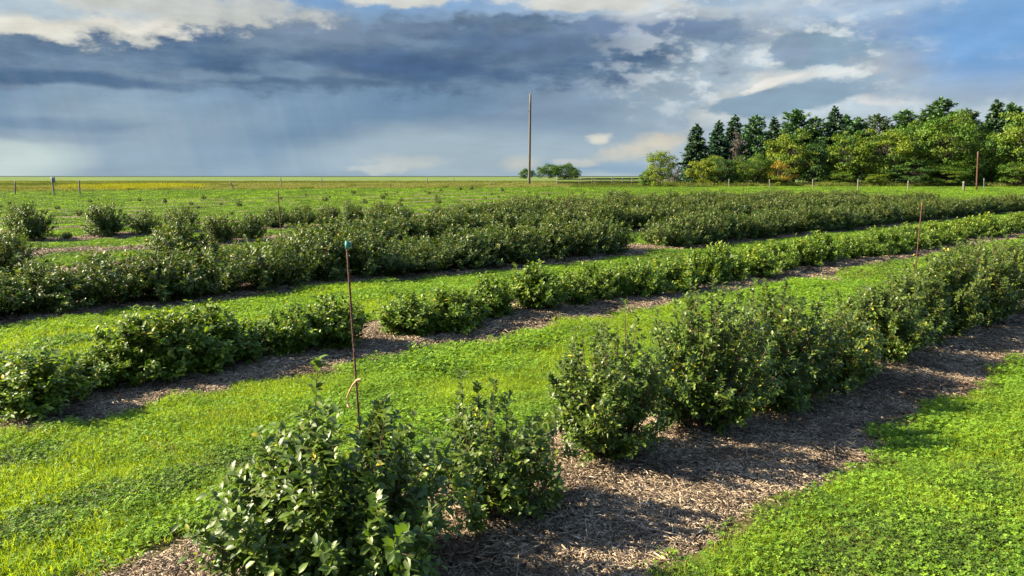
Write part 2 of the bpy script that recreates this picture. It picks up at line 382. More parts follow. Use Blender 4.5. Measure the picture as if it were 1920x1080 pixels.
# ------------------------------------------------------------------ ground sheet
def axis(lo, hi, step, far_lo, far_hi, growth=1.07):
    a = list(np.arange(lo, hi, step))
    st, v = step, a[-1]
    while v < far_hi: st *= growth; v += st; a.append(v)
    st, v, b = step, lo, []
    while v > far_lo: st *= growth; v -= st; b.append(v)
    return np.array(b[::-1] + a)
gx = axis(-14, 16, .13, -24000, 24000); gy = axis(2, 24, .13, -60, 26000, 1.06)
GX, GY = np.meshgrid(gx, gy)
GZ = hgt(GX, GY)
bi = in_bed(GX, GY); GZ = GZ - .07 * sstep(bi, .0, .18) + .0
nx, ny = len(gx), len(gy)
idx = np.arange(nx * ny).reshape(ny, nx)
q = np.stack([idx[:-1, :-1].ravel(), idx[:-1, 1:].ravel(), idx[1:, 1:].ravel(), idx[1:, :-1].ravel()], 1)
g = link('ground', mesh('ground', np.stack([GX.ravel(), GY.ravel(), GZ.ravel()], 1), [q], [M_ground], True))
tag(g, 'mown lawn of the orchard running into flat open fields', 'ground', kind='structure')

def bed_z(i, d, t, x, y):
    c = ROWS[i]; wd = np.where(d > c, hw(i, t, 1), hw(i, t, -1)); k = np.abs(d - c) / np.maximum(wd, .05)
    return hgt(x, y) + .004 - .03 * k ** 2 + .03 * (1 - k ** 2) - .05 * (k > .97)
ordw = ['first', 'second', 'third', 'fourth', 'fifth', 'sixth', 'seventh', 'eighth', 'ninth', 'tenth', 'eleventh', 'twelfth', 'thirteenth']
for i, c in enumerate(ROWS):
    t0 = row_t(-250, c); t0 = max(t0, -3 if i == 0 else -50)
    ts = [t0]
    while ts[-1] < T_END + 1: ts.append(ts[-1] + max(.1, .006 * math.hypot(*xy(c, ts[-1]))))
    ts = np.array(ts); nk = 15 if i < 3 else 9
    ks = np.linspace(-1, 1, nk)
    T, K = np.meshgrid(ts, ks, indexing='ij')
    D = c + np.where(K > 0, hw(i, T, 1), hw(i, T, -1)) * K
    x, y = xy(D, T); z = bed_z(i, D, T, x, y)
    ix = np.arange(T.size).reshape(T.shape)
    q = np.stack([ix[:-1, :-1].ravel(), ix[1:, :-1].ravel(), ix[1:, 1:].ravel(), ix[:-1, 1:].ravel()], 1)
    o = link('mulch_bed', mesh('mulch_bed', np.stack([x.ravel(), y.ravel(), z.ravel()], 1), [q], [M_mulch], True))
    tag(o, 'strip of wood chip mulch under the %s bush row from the camera' % ordw[i], 'mulch bed', kind='structure')

# ------------------------------------------------------------------ leaves, tubes
def leaves(P, A, N, L, Wd, lod):
    """leaf blades: P base, A axis, N face normal; returns verts and polys"""
    A = unit(A); N = unit(N - (N * A).sum(1, keepdims=True) * A); B = np.cross(A, N)
    L = L[:, None]; Wd = Wd[:, None]; n = len(P)
    if lod >= 2:
        pts = [P, P + A*L*.33 + B*Wd*.46 + N*Wd*.16, P + A*L*.36, P + A*L*.33 - B*Wd*.46 + N*Wd*.16,
               P + A*L*.7 + B*Wd*.38 + N*(Wd*.12 - L*.05), P + A*L*.7 - N*L*.05, P + A*L*.7 - B*Wd*.38 + N*(Wd*.12 - L*.05), P + A*L*.97 - N*L*.16]
        V = np.stack(pts, 1).reshape(-1, 3); o = (np.arange(n) * 8)[:, None]
        t = np.concatenate([o + [0, 2, 1], o + [0, 3, 2], o + [4, 5, 7], o + [5, 6, 7]], 1).reshape(-1, 3)
        q = np.concatenate([o + [1, 2, 5, 4], o + [2, 3, 6, 5]], 1).reshape(-1, 4)
        return V, [t, q], np.concatenate([np.repeat(np.arange(n), 4), np.repeat(np.arange(n), 2)])
    pts = [P, P + A*L*.48 + B*Wd*.5 + N*Wd*.15, P + A*L - N*L*.08, P + A*L*.48 - B*Wd*.5 + N*Wd*.15]
    V = np.stack(pts, 1).reshape(-1, 3); o = (np.arange(n) * 4)[:, None]
    t = np.concatenate([o + [0, 2, 1], o + [0, 3, 2]], 1).reshape(-1, 3)
    return V, [t], np.repeat(np.arange(n), 2)

def tubes(paths, radii, sides=4):
    """paths (n,k,3), radii (n,k)"""
    paths = np.asarray(paths, float); n, k, _ = paths.shape
    T = unit(np.gradient(paths, axis=1)); ref = np.tile([0.31, .95, .05], (n, k, 1))
    B1 = unit(np.cross(T, ref)); B2 = np.cross(T, B1)
    an = np.arange(sides) * 2 * math.pi / sides
    V = paths[:, :, None] + np.asarray(radii)[:, :, None, None] * (B1[:, :, None] * np.cos(an)[None, None, :, None] + B2[:, :, None] * np.sin(an)[None, None, :, None])
    ix = np.arange(n * k * sides).reshape(n, k, sides); nx_ = np.roll(ix, -1, 2)
    q = np.stack([ix[:, :-1], nx_[:, :-1], nx_[:, 1:], ix[:, 1:]], -1).reshape(-1, 4)
    return V.reshape(-1, 3), q

def make_bush(seed, rx, ry, h, nst, ntw, npr, ll, lod, mat, shoots=(), twigs=True, up=.5, tipfrac=.2, name='bush'):
    r = np.random.RandomState(seed)
    # stems fan out of the crown of the root
    ph = r.uniform(0, 2 * math.pi, nst); ct = r.uniform(.0, 1, nst); st = np.sqrt(1 - ct ** 2)
    lobe = 1 + .14 * np.sin(3 * ph + r.uniform(0, 6)) + .1 * np.sin(5 * ph + r.uniform(0, 6)) + r.normal(0, .15, nst)
    zt = h * (.10 + .90 * ct ** .62) * (1 + r.normal(0, .09, nst))
    end = np.stack([rx * st * np.cos(ph) * lobe, ry * st * np.sin(ph) * lobe, np.maximum(zt, .06)], 1)
    base = np.stack([r.normal(0, .05, nst), r.normal(0, .05, nst), np.full(nst, -.02)], 1)
    for sx, sy, sz in shoots:
        end = np.vstack([end, [sx, sy, sz]]); base = np.vstack([base, [sx * .5, sy * .5, 0]])
    n = len(end)
    ctrl = base + (end - base) * np.array([.6, .6, .45]); ctrl += r.normal(0, .03, ctrl.shape)
    s = np.linspace(0, 1, 7)[None, :, None]
    P = (1 - s) ** 2 * base[:, None] + 2 * s * (1 - s) * ctrl[:, None] + s ** 2 * end[:, None]
    # twigs off the stems
    tp = np.tile(np.linspace(.22, 1.0, ntw) ** .8, (n, 1)) + r.uniform(-.04, .04, (n, ntw)); tp = np.clip(tp, .15, 1)[..., None]
    b0, c0, e0 = base[:, None], ctrl[:, None], end[:, None]
    TP = ((1 - tp) ** 2 * b0 + 2 * tp * (1 - tp) * c0 + tp ** 2 * e0)
    TT = unit(2 * (1 - tp) * (c0 - b0) + 2 * tp * (e0 - c0))
    rad = TP * np.array([1, 1, .6]); rad = unit(rad + 1e-4)
    Dv = unit(TT * .35 + rad * .8 + r.normal(0, .6, TP.shape) + np.array([0, 0, up * .25]))
    Dv[:, -1] = TT[:, -1]
    tl = ll * npr * .42 * r.uniform(.7, 1.25, (n, ntw)) 
    if shoots: tl[-len(shoots):] *= .45
    TP = TP.reshape(-1, 3); Dv = Dv.reshape(-1, 3); tl = tl.ravel()
    m = len(TP)
    fr = (np.arange(npr) + .8) / npr
    LP = TP[:, None] + Dv[:, None] * (tl[:, None] * fr[None])[..., None]
    LP[..., 2] -= (.10 * (fr[None] ** 2) * tl[:, None])
    perp = unit(np.cross(Dv, r.normal(0, 1, Dv.shape))); perp2 = np.cross(Dv, perp)
    P_, A_, N_, L_, F_ = [], [], [], [], []
    for sgn in (1, -1):
        for j in range(npr):
            pp = perp if j % 2 == 0 else perp2
            a = Dv * .62 + pp * sgn * .8 + r.normal(0, .22, Dv.shape)
            nn = np.array([0, 0, 1.0]) + Dv * .35 + TP * np.array([.5, .5, 0]) + r.normal(0, .38, Dv.shape)
            P_.append(LP[:, j]); A_.append(a); N_.append(nn)
            L_.append(ll * r.uniform(.7, 1.2, m) * (1 - .25 * fr[j])); F_.append(np.full(m, fr[j]))
    P_, A_, N_, L_, F_ = map(np.concatenate, (P_, A_, N_, L_, F_))
    keep = P_[:, 2] > .015
    P_, A_, N_, L_, F_ = P_[keep], A_[keep], N_[keep], L_[keep], F_[keep]
    V, polys, own = leaves(P_, A_, N_, L_, L_ * r.uniform(.44, .6, len(L_)), lod)
    lv = np.clip(r.beta(2, 2.2, len(P_)), 0, .985); lv = np.where(r.rand(len(P_)) < .008, 1.0, lv)
    hi = P_[:, 2] / h
    ty = np.where((F_ > .7) & (r.rand(len(P_)) < tipfrac * 3 * np.clip(hi - .35, 0, 1)), r.uniform(.3, 1, len(P_)), 0)
    me = mesh(name + '_leaves', V, polys, [mat], False, {'lv': lv[own], 'ty': ty[own]})
    tv, tq = tubes(P, np.linspace(.0065, .002, 7)[None].repeat(n, 0) * (h + .3), 4)
    if twigs:
        pts = np.stack([TP, TP + Dv * tl[:, None] * .5, TP + Dv * tl[:, None]], 1)
        sel = r.rand(m) < .8
        v2, q2 = tubes(pts[sel], np.array([.0022, .0016, .001])[None].repeat(sel.sum(), 0), 3)
        tq = np.vstack([tq, q2 + len(tv)]); tv = np.vstack([tv, v2])
    ms = mesh(name + '_branches', tv, [tq], [M_stem], True)
    return me, ms

def bush_obj(name, mm, loc, rz=0, sc_=1.0):
    e = bpy.data.objects.new(name, None); COL.objects.link(e); e.empty_display_size = .1
    e.location = loc; e.rotation_euler = (0, 0, rz); e.scale = sc_ if hasattr(sc_, '__len__') else (sc_,) * 3
    link('foliage', mm[0], e); link('branches', mm[1], e)
    return e
def copy_bush(src, loc, rz, s):
    e = copy_tree(src); e.location = loc; e.rotation_euler = (0, 0, rz); e.scale = s if hasattr(s, '__len__') else (s,) * 3
    return e
def gz(x, y): return float(hgt(x, y)) + .02

# ---- row 1: the big individual bushes
row1 = [  # t, d, rx, ry, h, label
    (1.95, 3.40, .54, .48, .82, 'nearest bush at bottom centre with large grey green leaves, rusty stake rising behind it'),
    (3.10, 3.50, .40, .36, .68, 'small open bush with bare reddish twigs, just right of the nearest bush'),
    (4.42, 3.66, .40, .37, .97, 'upright twiggy bush standing third in the nearest row'),
    (5.62, 3.60, .54, .48, 1.06, 'tall broad bush fourth along the nearest row, shading the mulch beside it'),
    (6.80, 3.60, .58, .52, 1.06, 'tall dense dark bush fifth along the nearest row'),
    (7.95, 3.50, .48, .44, .68, 'lower pale green bush sixth along the nearest row, after the tall ones'),
    (9.15, 3.55, .50, .46, .76, 'rounded bush around the foot of the far thin stake in the nearest row'),
    (10.35, 3.60, .44, .42, .84, 'bush just past the thin stake in the nearest row'),
    (11.5, 3.60, .5, .48, 1.02, 'large bushy plant by the right edge in the nearest row'),
    (12.7, 3.60, .52, .5, 1.08, 'tallest far bush of the nearest row, cut by the right picture edge'),
    (13.9, 3.60, .52, .5, 1.08, 'last visible bush of the nearest row, mostly hidden behind its neighbour'),
]
for k, (t, d, rx, ry, h, lab) in enumerate(row1):
    sh = ()
    if k == 0: sh = ((-.14, .16, 1.17),)
    if k == 1: sh = ((-.2, .1, .86), (-.1, .1, .8), (.0, .05, .84))
    if k == 4: sh = ((.1, .0, 1.24), (-.2, .0, 1.22))
    dens = {0: (94, 11, 5), 1: (44, 11, 5), 2: (70, 12, 5)}.get(k, (90, 13, 5))
    mm = make_bush(100 + k + (37 if k == 0 else 0), rx, ry, h, *dens, [.076, .062, .058, .06, .062, .062, .062, .062, .066, .066, .066][k], 2, M_bush, sh, up=.5, tipfrac=.1)
    x, y = xy(d, t)
    tag(bush_obj('berry_bush', mm, (x, y, gz(x, y)), 0), lab, 'bush', 'berry bushes of the nearest row')

# ---- rows 2 to 6: shared meshes, every bush its own object
def protos(n, seed, rx, h, dens, ll, lod, mat, tip, up=.5, twigs=True):
    return [make_bush(seed + j, rx * random.uniform(.92, 1.08), rx * random.uniform(.9, 1.05), h * random.uniform(.93, 1.07), *dens, ll, lod, mat, (), twigs, up, tip) for j in range(n)]
class Bank:
    def __init__(s, ms): s.ms = ms; s.src = [None] * len(ms)
    def put(s, d, t, sx, sz, lab, group, dj=.08):
        j = random.randrange(len(s.ms)); d += random.uniform(-dj, dj)
        x, y = xy(d, t); loc = (x, y, gz(x, y)); rz = random.uniform(0, 6.28)
        if s.src[j] is None: o = s.src[j] = bush_obj('berry_bush', s.ms[j], loc, rz, (sx, sx, sz))
        else: o = copy_bush(s.src[j], loc, rz, (sx, sx, sz))
        return tag(o, lab, 'bush', group)
B2 = Bank(protos(5, 200, .38, .56, (64, 10, 4), .075, 2, M_bush2, .22, .35))
B2f = Bank(protos(4, 230, .46, .58, (70, 9, 4), .088, 1, M_bush2, .22, .35, False))
B3 = Bank(protos(5, 260, .68, .90, (95, 10, 4), .088, 1, M_bush3, .35, .5, False))
B4 = Bank(protos(5, 300, .68, .92, (80, 8, 3), .12, 1, M_bush3, .35, .5, False))
GRP = 'berry bushes of the %s row'
count = ['leftmost', 'second', 'third', 'fourth', 'fifth', 'sixth', 'seventh', 'eighth', 'ninth', 'tenth', 'eleventh', 'twelfth', 'thirteenth', 'fourteenth', 'fifteenth', 'sixteenth']
# second row
ts2 = []; gaps = [(row_t(132, 8.85), row_t(168, 8.85)), (row_t(690, 8.85), row_t(712, 8.85))]
for px, sx, sz in [(40, 1.1, .80), (128, .62, .52), (215, .95, .72), (292, 1.2, 1.08), (378, 1.2, 1.05), (452, .95, .68), (545, .95, .84), (628, 1.1, .96), (775, 1.1, .82), (850, 1.05, .88), (930, 1.0, .92), (1000, 1.05, 1.02), (1070, .9, .8), (1130, .95, .92), (1190, 1.05, 1.05)]:
    n_ = len(ts2); t = row_t(px, 8.7); ts2.append(t)
    look = ['dark low spreading bush', 'small bright sprawling bush', 'low yellowish green bush', 'mounded leafy bush with pale shoot tips', 'full rounded bright leafy bush', 'low bright green bush', 'light green bush', 'rounded bush behind the tall rusty stake', 'low bush right of the bare mulch gap', 'dense low bush', 'leafy mounded bush', 'taller mounded bush', 'low leafy bush', 'bright low leafy bush', 'rounded bush'][n_]
    B2.put(8.3 if n_ == 0 else 8.72, t, sx, sz, '%s, %s in the second row' % (look, 'leftmost' if n_ == 0 else count[n_] + ' from the left'), GRP % 'second')
t = ts2[-1] + 1.1; n_ = 0
while t < 44:
    if not (row_t(1262, 8.85) < t < row_t(1285, 8.85)):
        B = B2f
        B.put(8.75, t, random.uniform(.8, 1.12), random.uniform(.78, 1.18), 'low leafy bush merged into the right half of the second row, past its fifteenth bush', GRP % 'second')
    t += random.uniform(1.0, 1.28)
# third row: left hedge, gap, right hedge
g3 = (row_t(1175, 14.3), row_t(1232, 14.3)); t = row_t(-60, 14.3)
while t < T_END:
    if not (g3[0] - .2 < t < g3[1] + .2):
        left = t < g3[0]
        near = t < row_t(700, 14.3)
        hz = random.uniform(.9, 1.12) * (.84 if t < row_t(260, 14.3) else .94)
        B3.put(14.3, t, random.uniform(.98, 1.15), hz,
               ('dense dark leafy bush in the left stretch of the third row, before the mulch gap' if left else 'dense leafy bush in the right stretch of the third row, beyond the mulch gap'), 'third row %s stretch' % ('left' if left else 'right'))
    t += random.uniform(.9, 1.1)
# fourth row
for px, s_ in ((12, 1.0), (338, 1.02), (395, .5)):
    B3.put(19.8, row_t(px, 19.8), s_, s_ * .98, {12: 'russet tipped bush at the left edge, standing above the third row', 338: 'lone tall bush rising above the left part of the third row', 395: 'small sparse bush right of the lone tall one in the fourth row'}[px], GRP % 'fourth')
t = row_t(575, 19.8)
while t < T_END:
    B4.put(19.8, t, random.uniform(.98, 1.14), random.uniform(.85, 1.02), 'olive green bush merged into the fourth row of the plantation', 'fourth row hedge')
    t += random.uniform(.95, 1.15)
# fifth row
for px, s_, l_ in ((412, .95, 'rounded russet green bush at the left end of the fifth row'), (470, .85, 'second bush of the fifth row, right of its rounded neighbour')):
    B3.put(25.2, row_t(px, 25.2), s_ * .85, s_, l_, GRP % 'fifth')
t = row_t(655, 25.2)
while t < T_END:
    if random.random() < (.7 if t < row_t(900, 25.2) else 1):
        B4.put(25.2, t, random.uniform(.98, 1.2), random.uniform(.85, 1.08), 'reddish green bush merged into the fifth row of the plantation', 'fifth row hedge')
    t += random.uniform(.95, 1.2)
# sixth row: separate round bushes, then a hedge
for px, s_, l_ in ((52, 1.25, 'dark round bush standing alone near the left edge beyond the hedge'), (125, .3, 'tiny bush between two round dark bushes at left'), (201, 1.2, 'large round bush second from left in the sixth row'),
                   (273, .95, 'medium round bush third of the separate bushes at left'), (341, 1.0, 'brownish round bush above the lone tall fourth row bush'), (519, .95, 'round dark bush beside the thin stake in the sixth row'),
                   (568, 1.0, 'round dark bush right of the thin stake'), (615, .95, 'round dark bush second right of the thin stake'), (664, .9, 'round dark bush third right of the thin stake'),
                   (716, 1.0, 'wide grey green bush fourth right of the thin stake'), (765, .6, 'small bush fifth right of the thin stake'), (820, .75, 'small dark bush before the sixth row closes up'), (868, .8, 'dark bush just left of where the sixth row closes up')):
    o = B3.put(30.7, row_t(px, 30.7), s_ * .8, s_ * .98, l_, GRP % 'sixth', .02)
t = row_t(935, 30.7)
while t < T_END:
    B4.put(30.7, t, random.uniform(.98, 1.15), random.uniform(.85, 1.1), 'bush merged into the sixth row hedge right of the separate round bushes', 'sixth row hedge')
    t += random.uniform(1.0, 1.25)
for px, s_, l_ in ((1092, .8, 'round dark bush alone behind the hedge, right of the utility pole'), (1148, 1.1, 'brown grey bush behind the hedge near the corral fence'), (1170, 1.05, 'grey bush second of the clump near the corral fence')):
    B4.put(36.2, row_t(px, 36.2), s_, s_, l_, GRP % 'seventh')
# young plants in the far rows
YB = Bank([make_bush(400 + j, .2, .2, .42, 12, 6, 3, .1, 1, M_bush3, (), False, .6, .3) for j in range(4)])
for i in range(6, 13):
    c = ROWS[i]; t = row_t(-10, c) + random.random() * 2
    tm = min(T_END, row_t(1250, c))
    while t < tm:
        if random.random() < .6:
            s_ = random.uniform(.45, 1.15)
            YB.put(c, t, s_, s_ * random.uniform(.8, 1.2), 'small young bush in the sparse rows of young plants before the far fence', 'young plants in the far rows', .15)
        t += random.uniform(1.4, 3.8)

# ------------------------------------------------------------------ scattered stuff (instanced patches)
def scatter(name, patches, pts, pick, rotz, scl, label, cat, tilt=None):
    """one object whose geometry nodes put a patch mesh on every point"""
    src = bpy.data.collections.new(name + '_patches')
    for j, me in enumerate(patches):
        src.objects.link(bpy.data.objects.new('%s_patch_%02d' % (name, j), me))
    me = bpy.data.meshes.new(name); n = len(pts)
    me.vertices.add(n); me.vertices.foreach_set('co', np.ascontiguousarray(pts, dtype=np.float32).ravel())
    a = me.attributes.new('pick', 'INT', 'POINT'); a.data.foreach_set('value', np.asarray(pick, np.int32))
    a = me.attributes.new('scl', 'FLOAT', 'POINT'); a.data.foreach_set('value', np.asarray(scl, np.float32))
    rot = np.zeros((n, 3), np.float32); rot[:, 2] = rotz
    if tilt is not None: rot[:, :2] = tilt
    a = me.attributes.new('rot', 'FLOAT_VECTOR', 'POINT'); a.data.foreach_set('vector', rot.ravel())
    o = link(name, me)
    ng = bpy.data.node_groups.new(name, 'GeometryNodeTree')
    ng.interface.new_socket('Geometry', in_out='INPUT', socket_type='NodeSocketGeometry')
    ng.interface.new_socket('Geometry', in_out='OUTPUT', socket_type='NodeSocketGeometry')
    N = ng.nodes; L = ng.links
    gi, go = N.new('NodeGroupInput'), N.new('NodeGroupOutput')
    ci = N.new('GeometryNodeCollectionInfo'); ci.inputs['Collection'].default_value = src
    ci.inputs['Separate Children'].default_value = True; ci.inputs['Reset Children'].default_value = True
    ip = N.new('GeometryNodeInstanceOnPoints'); ip.inputs['Pick Instance'].default_value = True
    def attr(nm, ty):
        q = N.new('GeometryNodeInputNamedAttribute'); q.data_type = ty; q.inputs[0].default_value = nm
        return next(s for s in q.outputs if s.enabled and s.name == 'Attribute')
    L.new(gi.outputs[0], ip.inputs['Points']); L.new(ci.outputs[0], ip.inputs['Instance'])
    L.new(attr('pick', 'INT'), ip.inputs['Instance Index']); L.new(attr('rot', 'FLOAT_VECTOR'), ip.inputs['Rotation'])
    L.new(attr('scl', 'FLOAT'), ip.inputs['Scale']); L.new(ip.outputs[0], go.inputs[0])
    md = o.modifiers.new('scatter', 'NODES'); md.node_group = ng
    return tag(o, label, cat, kind='stuff')

def blades(r, n, size, hmin, hmax, wd, lean=.35):
    """grass blades: bent strips of two pieces, (n,5 verts)"""
    P = np.stack([r.uniform(-size, size, n), r.uniform(-size, size, n), np.full(n, -.012)], 1)
    a = r.uniform(0, 6.28, n); side = np.stack([np.cos(a), np.sin(a), np.zeros(n)], 1)
    ln = np.stack([r.normal(0, lean, n), r.normal(0, lean, n), np.ones(n)], 1); h = r.uniform(hmin, hmax, n)[:, None]
    mid = P + unit(ln) * h * .55; b = ln.copy(); b[:, :2] *= 2.2; tip = mid + unit(b) * h * .5
    w2 = wd * .5
    V = np.stack([P - side * w2, P + side * w2, mid + side * w2 * .8, mid - side * w2 * .8, tip], 1).reshape(-1, 3)
    o = (np.arange(n) * 5)[:, None]
    return V, o + [[0, 1, 2, 3]], o + [[3, 2, 4]]
def clovers(r, n, size, hmin, hmax, rad):
    """trifoliate leaves: three rounded leaflets facing up"""
    C = np.stack([r.uniform(-size, size, n), r.uniform(-size, size, n), r.uniform(hmin, hmax, n)], 1)
    nn = unit(np.stack([r.normal(0, .42, n), r.normal(0, .42, n), np.ones(n)], 1))
    t1 = unit(np.cross(nn, np.array([.2, 1, .1]))); t2 = np.cross(nn, t1); a0 = r.uniform(0, 6.28, n)
    rr = rad * r.uniform(.6, 1.25, n); Vs = []
    for j in range(3):
        for da, k, up in ((0, .0, 0), (-.62, .75, .12), (-.3, 1.12, .1), (.3, 1.12, .1), (.62, .75, .12)):
            a = a0 + j * 2.094 + da
            Vs.append(C + (t1 * np.cos(a)[:, None] + t2 * np.sin(a)[:, None]) * (rr * k)[:, None] + nn * (rr * up)[:, None])
    V = np.stack(Vs, 1).reshape(-1, 3); o = (np.arange(n) * 15)[:, None]
    q = np.concatenate([o + [5*j, 5*j+1, 5*j+2, 5*j+3] for j in range(3)], 0); t = np.concatenate([o + [5*j, 5*j+3, 5*j+4] for j in range(3)], 0)
    return V, q, t
def lawn_patch(seed, size, nb, nc, nw, hb=(.03, .06), hc=(.015, .045), bw=.004, cr=.011, dead=.02):
    r = np.random.RandomState(seed); Vs, Q, T, lvq, lvt, mq, mt = [], [], [], [], [], [], []; off = 0
    for kind, n in ((0, nb), (1, nc), (2, nw)):
        if not n: continue
        V, q, t = blades(r, n, size, *hb, bw) if kind == 0 else clovers(r, n, size, *( hc if kind == 1 else (.008, .03)), cr * (1 if kind == 1 else .85))
        lv = np.clip(r.beta(2.2, 2.2, n), 0, .97); lv = np.where(r.rand(n) < (dead if kind == 0 else .01), 1, lv)
        rep = 1 if kind == 0 else 3
        Vs.append(V); Q.append(q + off); T.append(t + off); off += len(V)
        lvq.append(np.tile(lv, rep)); lvt.append(np.tile(lv, rep)); mq.append(np.full(len(q), kind)); mt.append(np.full(len(t), kind))
    return mesh('lawn_patch', np.concatenate(Vs), [np.concatenate(Q), np.concatenate(T)], [M_blade, M_clover, M_weed], False, {'lv': np.concatenate(lvq + lvt)}, np.concatenate(mq + mt))

def vnoise(x, y, sc_, seed):
    """smooth value noise"""
    r = np.random.RandomState(seed); G = r.rand(256, 256)
    u, v = x * sc_ + 60.3, y * sc_ + 41.7; i, j = np.floor(u).astype(int), np.floor(v).astype(int)
    fu, fv = u - i, v - j; fu = fu * fu * (3 - 2 * fu); fv = fv * fv * (3 - 2 * fv)
    g_ = lambda a, b: G[a % 256, b % 256]
    return (g_(i, j) * (1 - fu) + g_(i + 1, j) * fu) * (1 - fv) + (g_(i, j + 1) * (1 - fu) + g_(i + 1, j + 1) * fu) * fv
def fb(x, y, s_, seed): return .55 * vnoise(x, y, s_, seed) + .3 * vnoise(x, y, s_ * 2.1, seed + 1) + .15 * vnoise(x, y, s_ * 4.3, seed + 2)

def sample(y0, y1, per_m2, margin=1.3):
    st = 1 / math.sqrt(per_m2); w_ = y1 * .7 + margin
    X_, Y_ = np.meshgrid(np.arange(-w_, w_, st), np.arange(y0, y1, st)); x = X_.ravel(); y = Y_.ravel()
    x = x + rs.uniform(-.5, .5, len(x)) * st; y = y + rs.uniform(-.5, .5, len(x)) * st
    k = np.abs(x) < y * .7 + margin; x, y = x[k], y[k]
    return x, y
SZ = .13
P0 = [lawn_patch(1, SZ, 420, 30, 5, (.03, .075)), lawn_patch(2, SZ, 330, 90, 10, (.03, .065)), lawn_patch(3, SZ, 220, 180, 20), lawn_patch(4, SZ, 150, 230, 30),
      lawn_patch(5, SZ, 110, 110, 150, (.02, .045), dead=.35), lawn_patch(6, SZ, 110, 50, 190, (.02, .04), dead=.5), lawn_patch(7, SZ, 150, 40, 90, (.01, .03), (.008, .025), dead=.75)]
P1 = [lawn_patch(11, SZ, 200, 60, 0, (.012, .026), (.006, .018)), lawn_patch(12, SZ, 160, 110, 0, (.012, .024), (.006, .018)), lawn_patch(13, SZ, 110, 150, 20, (.01, .024), (.006, .018)), lawn_patch(14, SZ, 90, 150, 50, (.01, .022), (.006, .016)),
      lawn_patch(15, SZ, 90, 60, 110, (.01, .02), (.006, .014), dead=.4), lawn_patch(16, SZ, 90, 40, 130, (.01, .018), (.006, .012), dead=.5), lawn_patch(17, SZ, 90, 30, 60, (.006, .012), (.005, .01), dead=.7)]
zones = [(1.6, 8.5, 44, 1.0, .004), (8.5, 16, 18, 1.55, 0), (16, 34, 8.5, 1.95, 0), (34, 62, 3.2, 2.6, 0), (62, 110, 1.4, 3.4, 0)]
XS, YS, PK, SC = [], [], [], []
for y0, y1, den, s_, _ in zones:
    x, y = sample(y0, y1, den)
    b = in_bed(x, y); jit = rs.uniform(-.10, .03, len(x)) * s_ ** .5
    ok = b < -.04 * s_ + jit + .03
    if y1 > 60: ok &= ~((y > 86 + (x + 55) * .26) & (x < 24))
    x, y, b = x[ok], y[ok], b[ok]
    d = x * Nn[0] + y * Nn[1]; t = x * U[0] + y * U[1]
    kn = fb(d * 1.3, t * .45, .9, 5); track = fb(d * 2.2, t * .6, .8, 25)
    # wheel tracks down the lanes where the sward is thin and dark
    lane = np.abs(((d - 6.2) / 5.4 + .5) % 1 - .5) * 5.4
    tr = np.exp(-((lane - .75) / .28) ** 2) * .16
    pk = np.clip((kn - .28) / .44 * 4, 0, 3.99).astype(int)
    thin = track + tr > .66
    pk = np.where(thin, np.where(rs.rand(len(x)) < .6, 4, 5), pk)
    pk = np.where(track + tr > .735, np.where(rs.rand(len(x)) < .5, 6, 5), pk)
    pk = np.where((b > -.18) & (rs.rand(len(x)) < .35), 6, pk)
    pk = np.where((y > 34) & (x < 22) & (rs.rand(len(x)) < .3), 4, pk)
    pk = np.where(y > 16, np.minimum(pk, 5) + 7, pk)
    XS.append(x); YS.append(y); PK.append(pk); SC.append(s_ * rs.uniform(.8, 1.2, len(x)) * (.72 + .42 * vnoise(x, y, 1.3, 77) + .38 * vnoise(x, y, 3.7, 78)))
x, y, pk, sz = map(np.concatenate, (XS, YS, PK, SC))
print('lawn patches', len(x))
scatter('lawn_grass', P0 + P1, np.stack([x, y, hgt(x, y)], 1), pk, rs.uniform(0, 6.28, len(x)), sz, 'bright green clover and short grass growing between the rows', 'grass')

def chip_patch(seed, n, size, lmin, lmax):
    r = np.random.RandomState(seed); L = r.gamma(2.2, (lmax - lmin) / 4, n) + lmin; Wd = np.minimum(L * .4, r.uniform(.003, .009, n)); Tk = Wd * .35
    P = np.stack([r.uniform(-size, size, n), r.uniform(-size, size, n), r.uniform(0, .018, n)], 1)
    a = r.uniform(0, 6.28, n); ax = unit(np.stack([np.cos(a), np.sin(a), r.normal(0, .2, n)], 1))
    nn = np.stack([r.normal(0, .35, n), r.normal(0, .35, n), np.ones(n)], 1); nn = unit(nn - (nn * ax).sum(1, keepdims=True) * ax); bb = np.cross(ax, nn)
    Vs = []
    for sz_, tp in ((-1, r.uniform(.4, 1, n)), (1, r.uniform(.2, 1, n))):
        for sy in (-1, 1):
            for sn in (-1, 1):
                Vs.append(P + ax * (L * .5 * sz_)[:, None] + bb * (Wd * .5 * sy * tp)[:, None] + nn * (Tk * .5 * sn)[:, None])
    V = np.stack(Vs, 1).reshape(-1, 3); o = (np.arange(n) * 8)[:, None]
    q = np.concatenate([o + f for f in ([0, 1, 3, 2], [4, 6, 7, 5], [0, 4, 5, 1], [2, 3, 7, 6], [1, 5, 7, 3])], 0)
    return mesh('chip_patch', V, [q], [M_chip], False, {'lv': np.tile(np.clip(r.beta(1.6, 2.0, n), 0, 1), 5)})
CP = [chip_patch(50 + j, 170, .13, .008, .05) for j in range(3)] + [chip_patch(60, 90, .14, .03, .14)]
XS, YS, SC = [], [], []
for y0, y1, den, s_ in [(1.6, 9, 42, 1.0), (9, 17, 16, 1.5), (17, 40, 3.5, 2.2)]:
    x, y = sample(y0, y1, den); b = in_bed(x, y); ok = b > .0 + rs.uniform(-.22, .04, len(x))
    XS.append(x[ok]); YS.append(y[ok]); SC.append(np.full(ok.sum(), s_))
x, y, sz = map(np.concatenate, (XS, YS, SC))
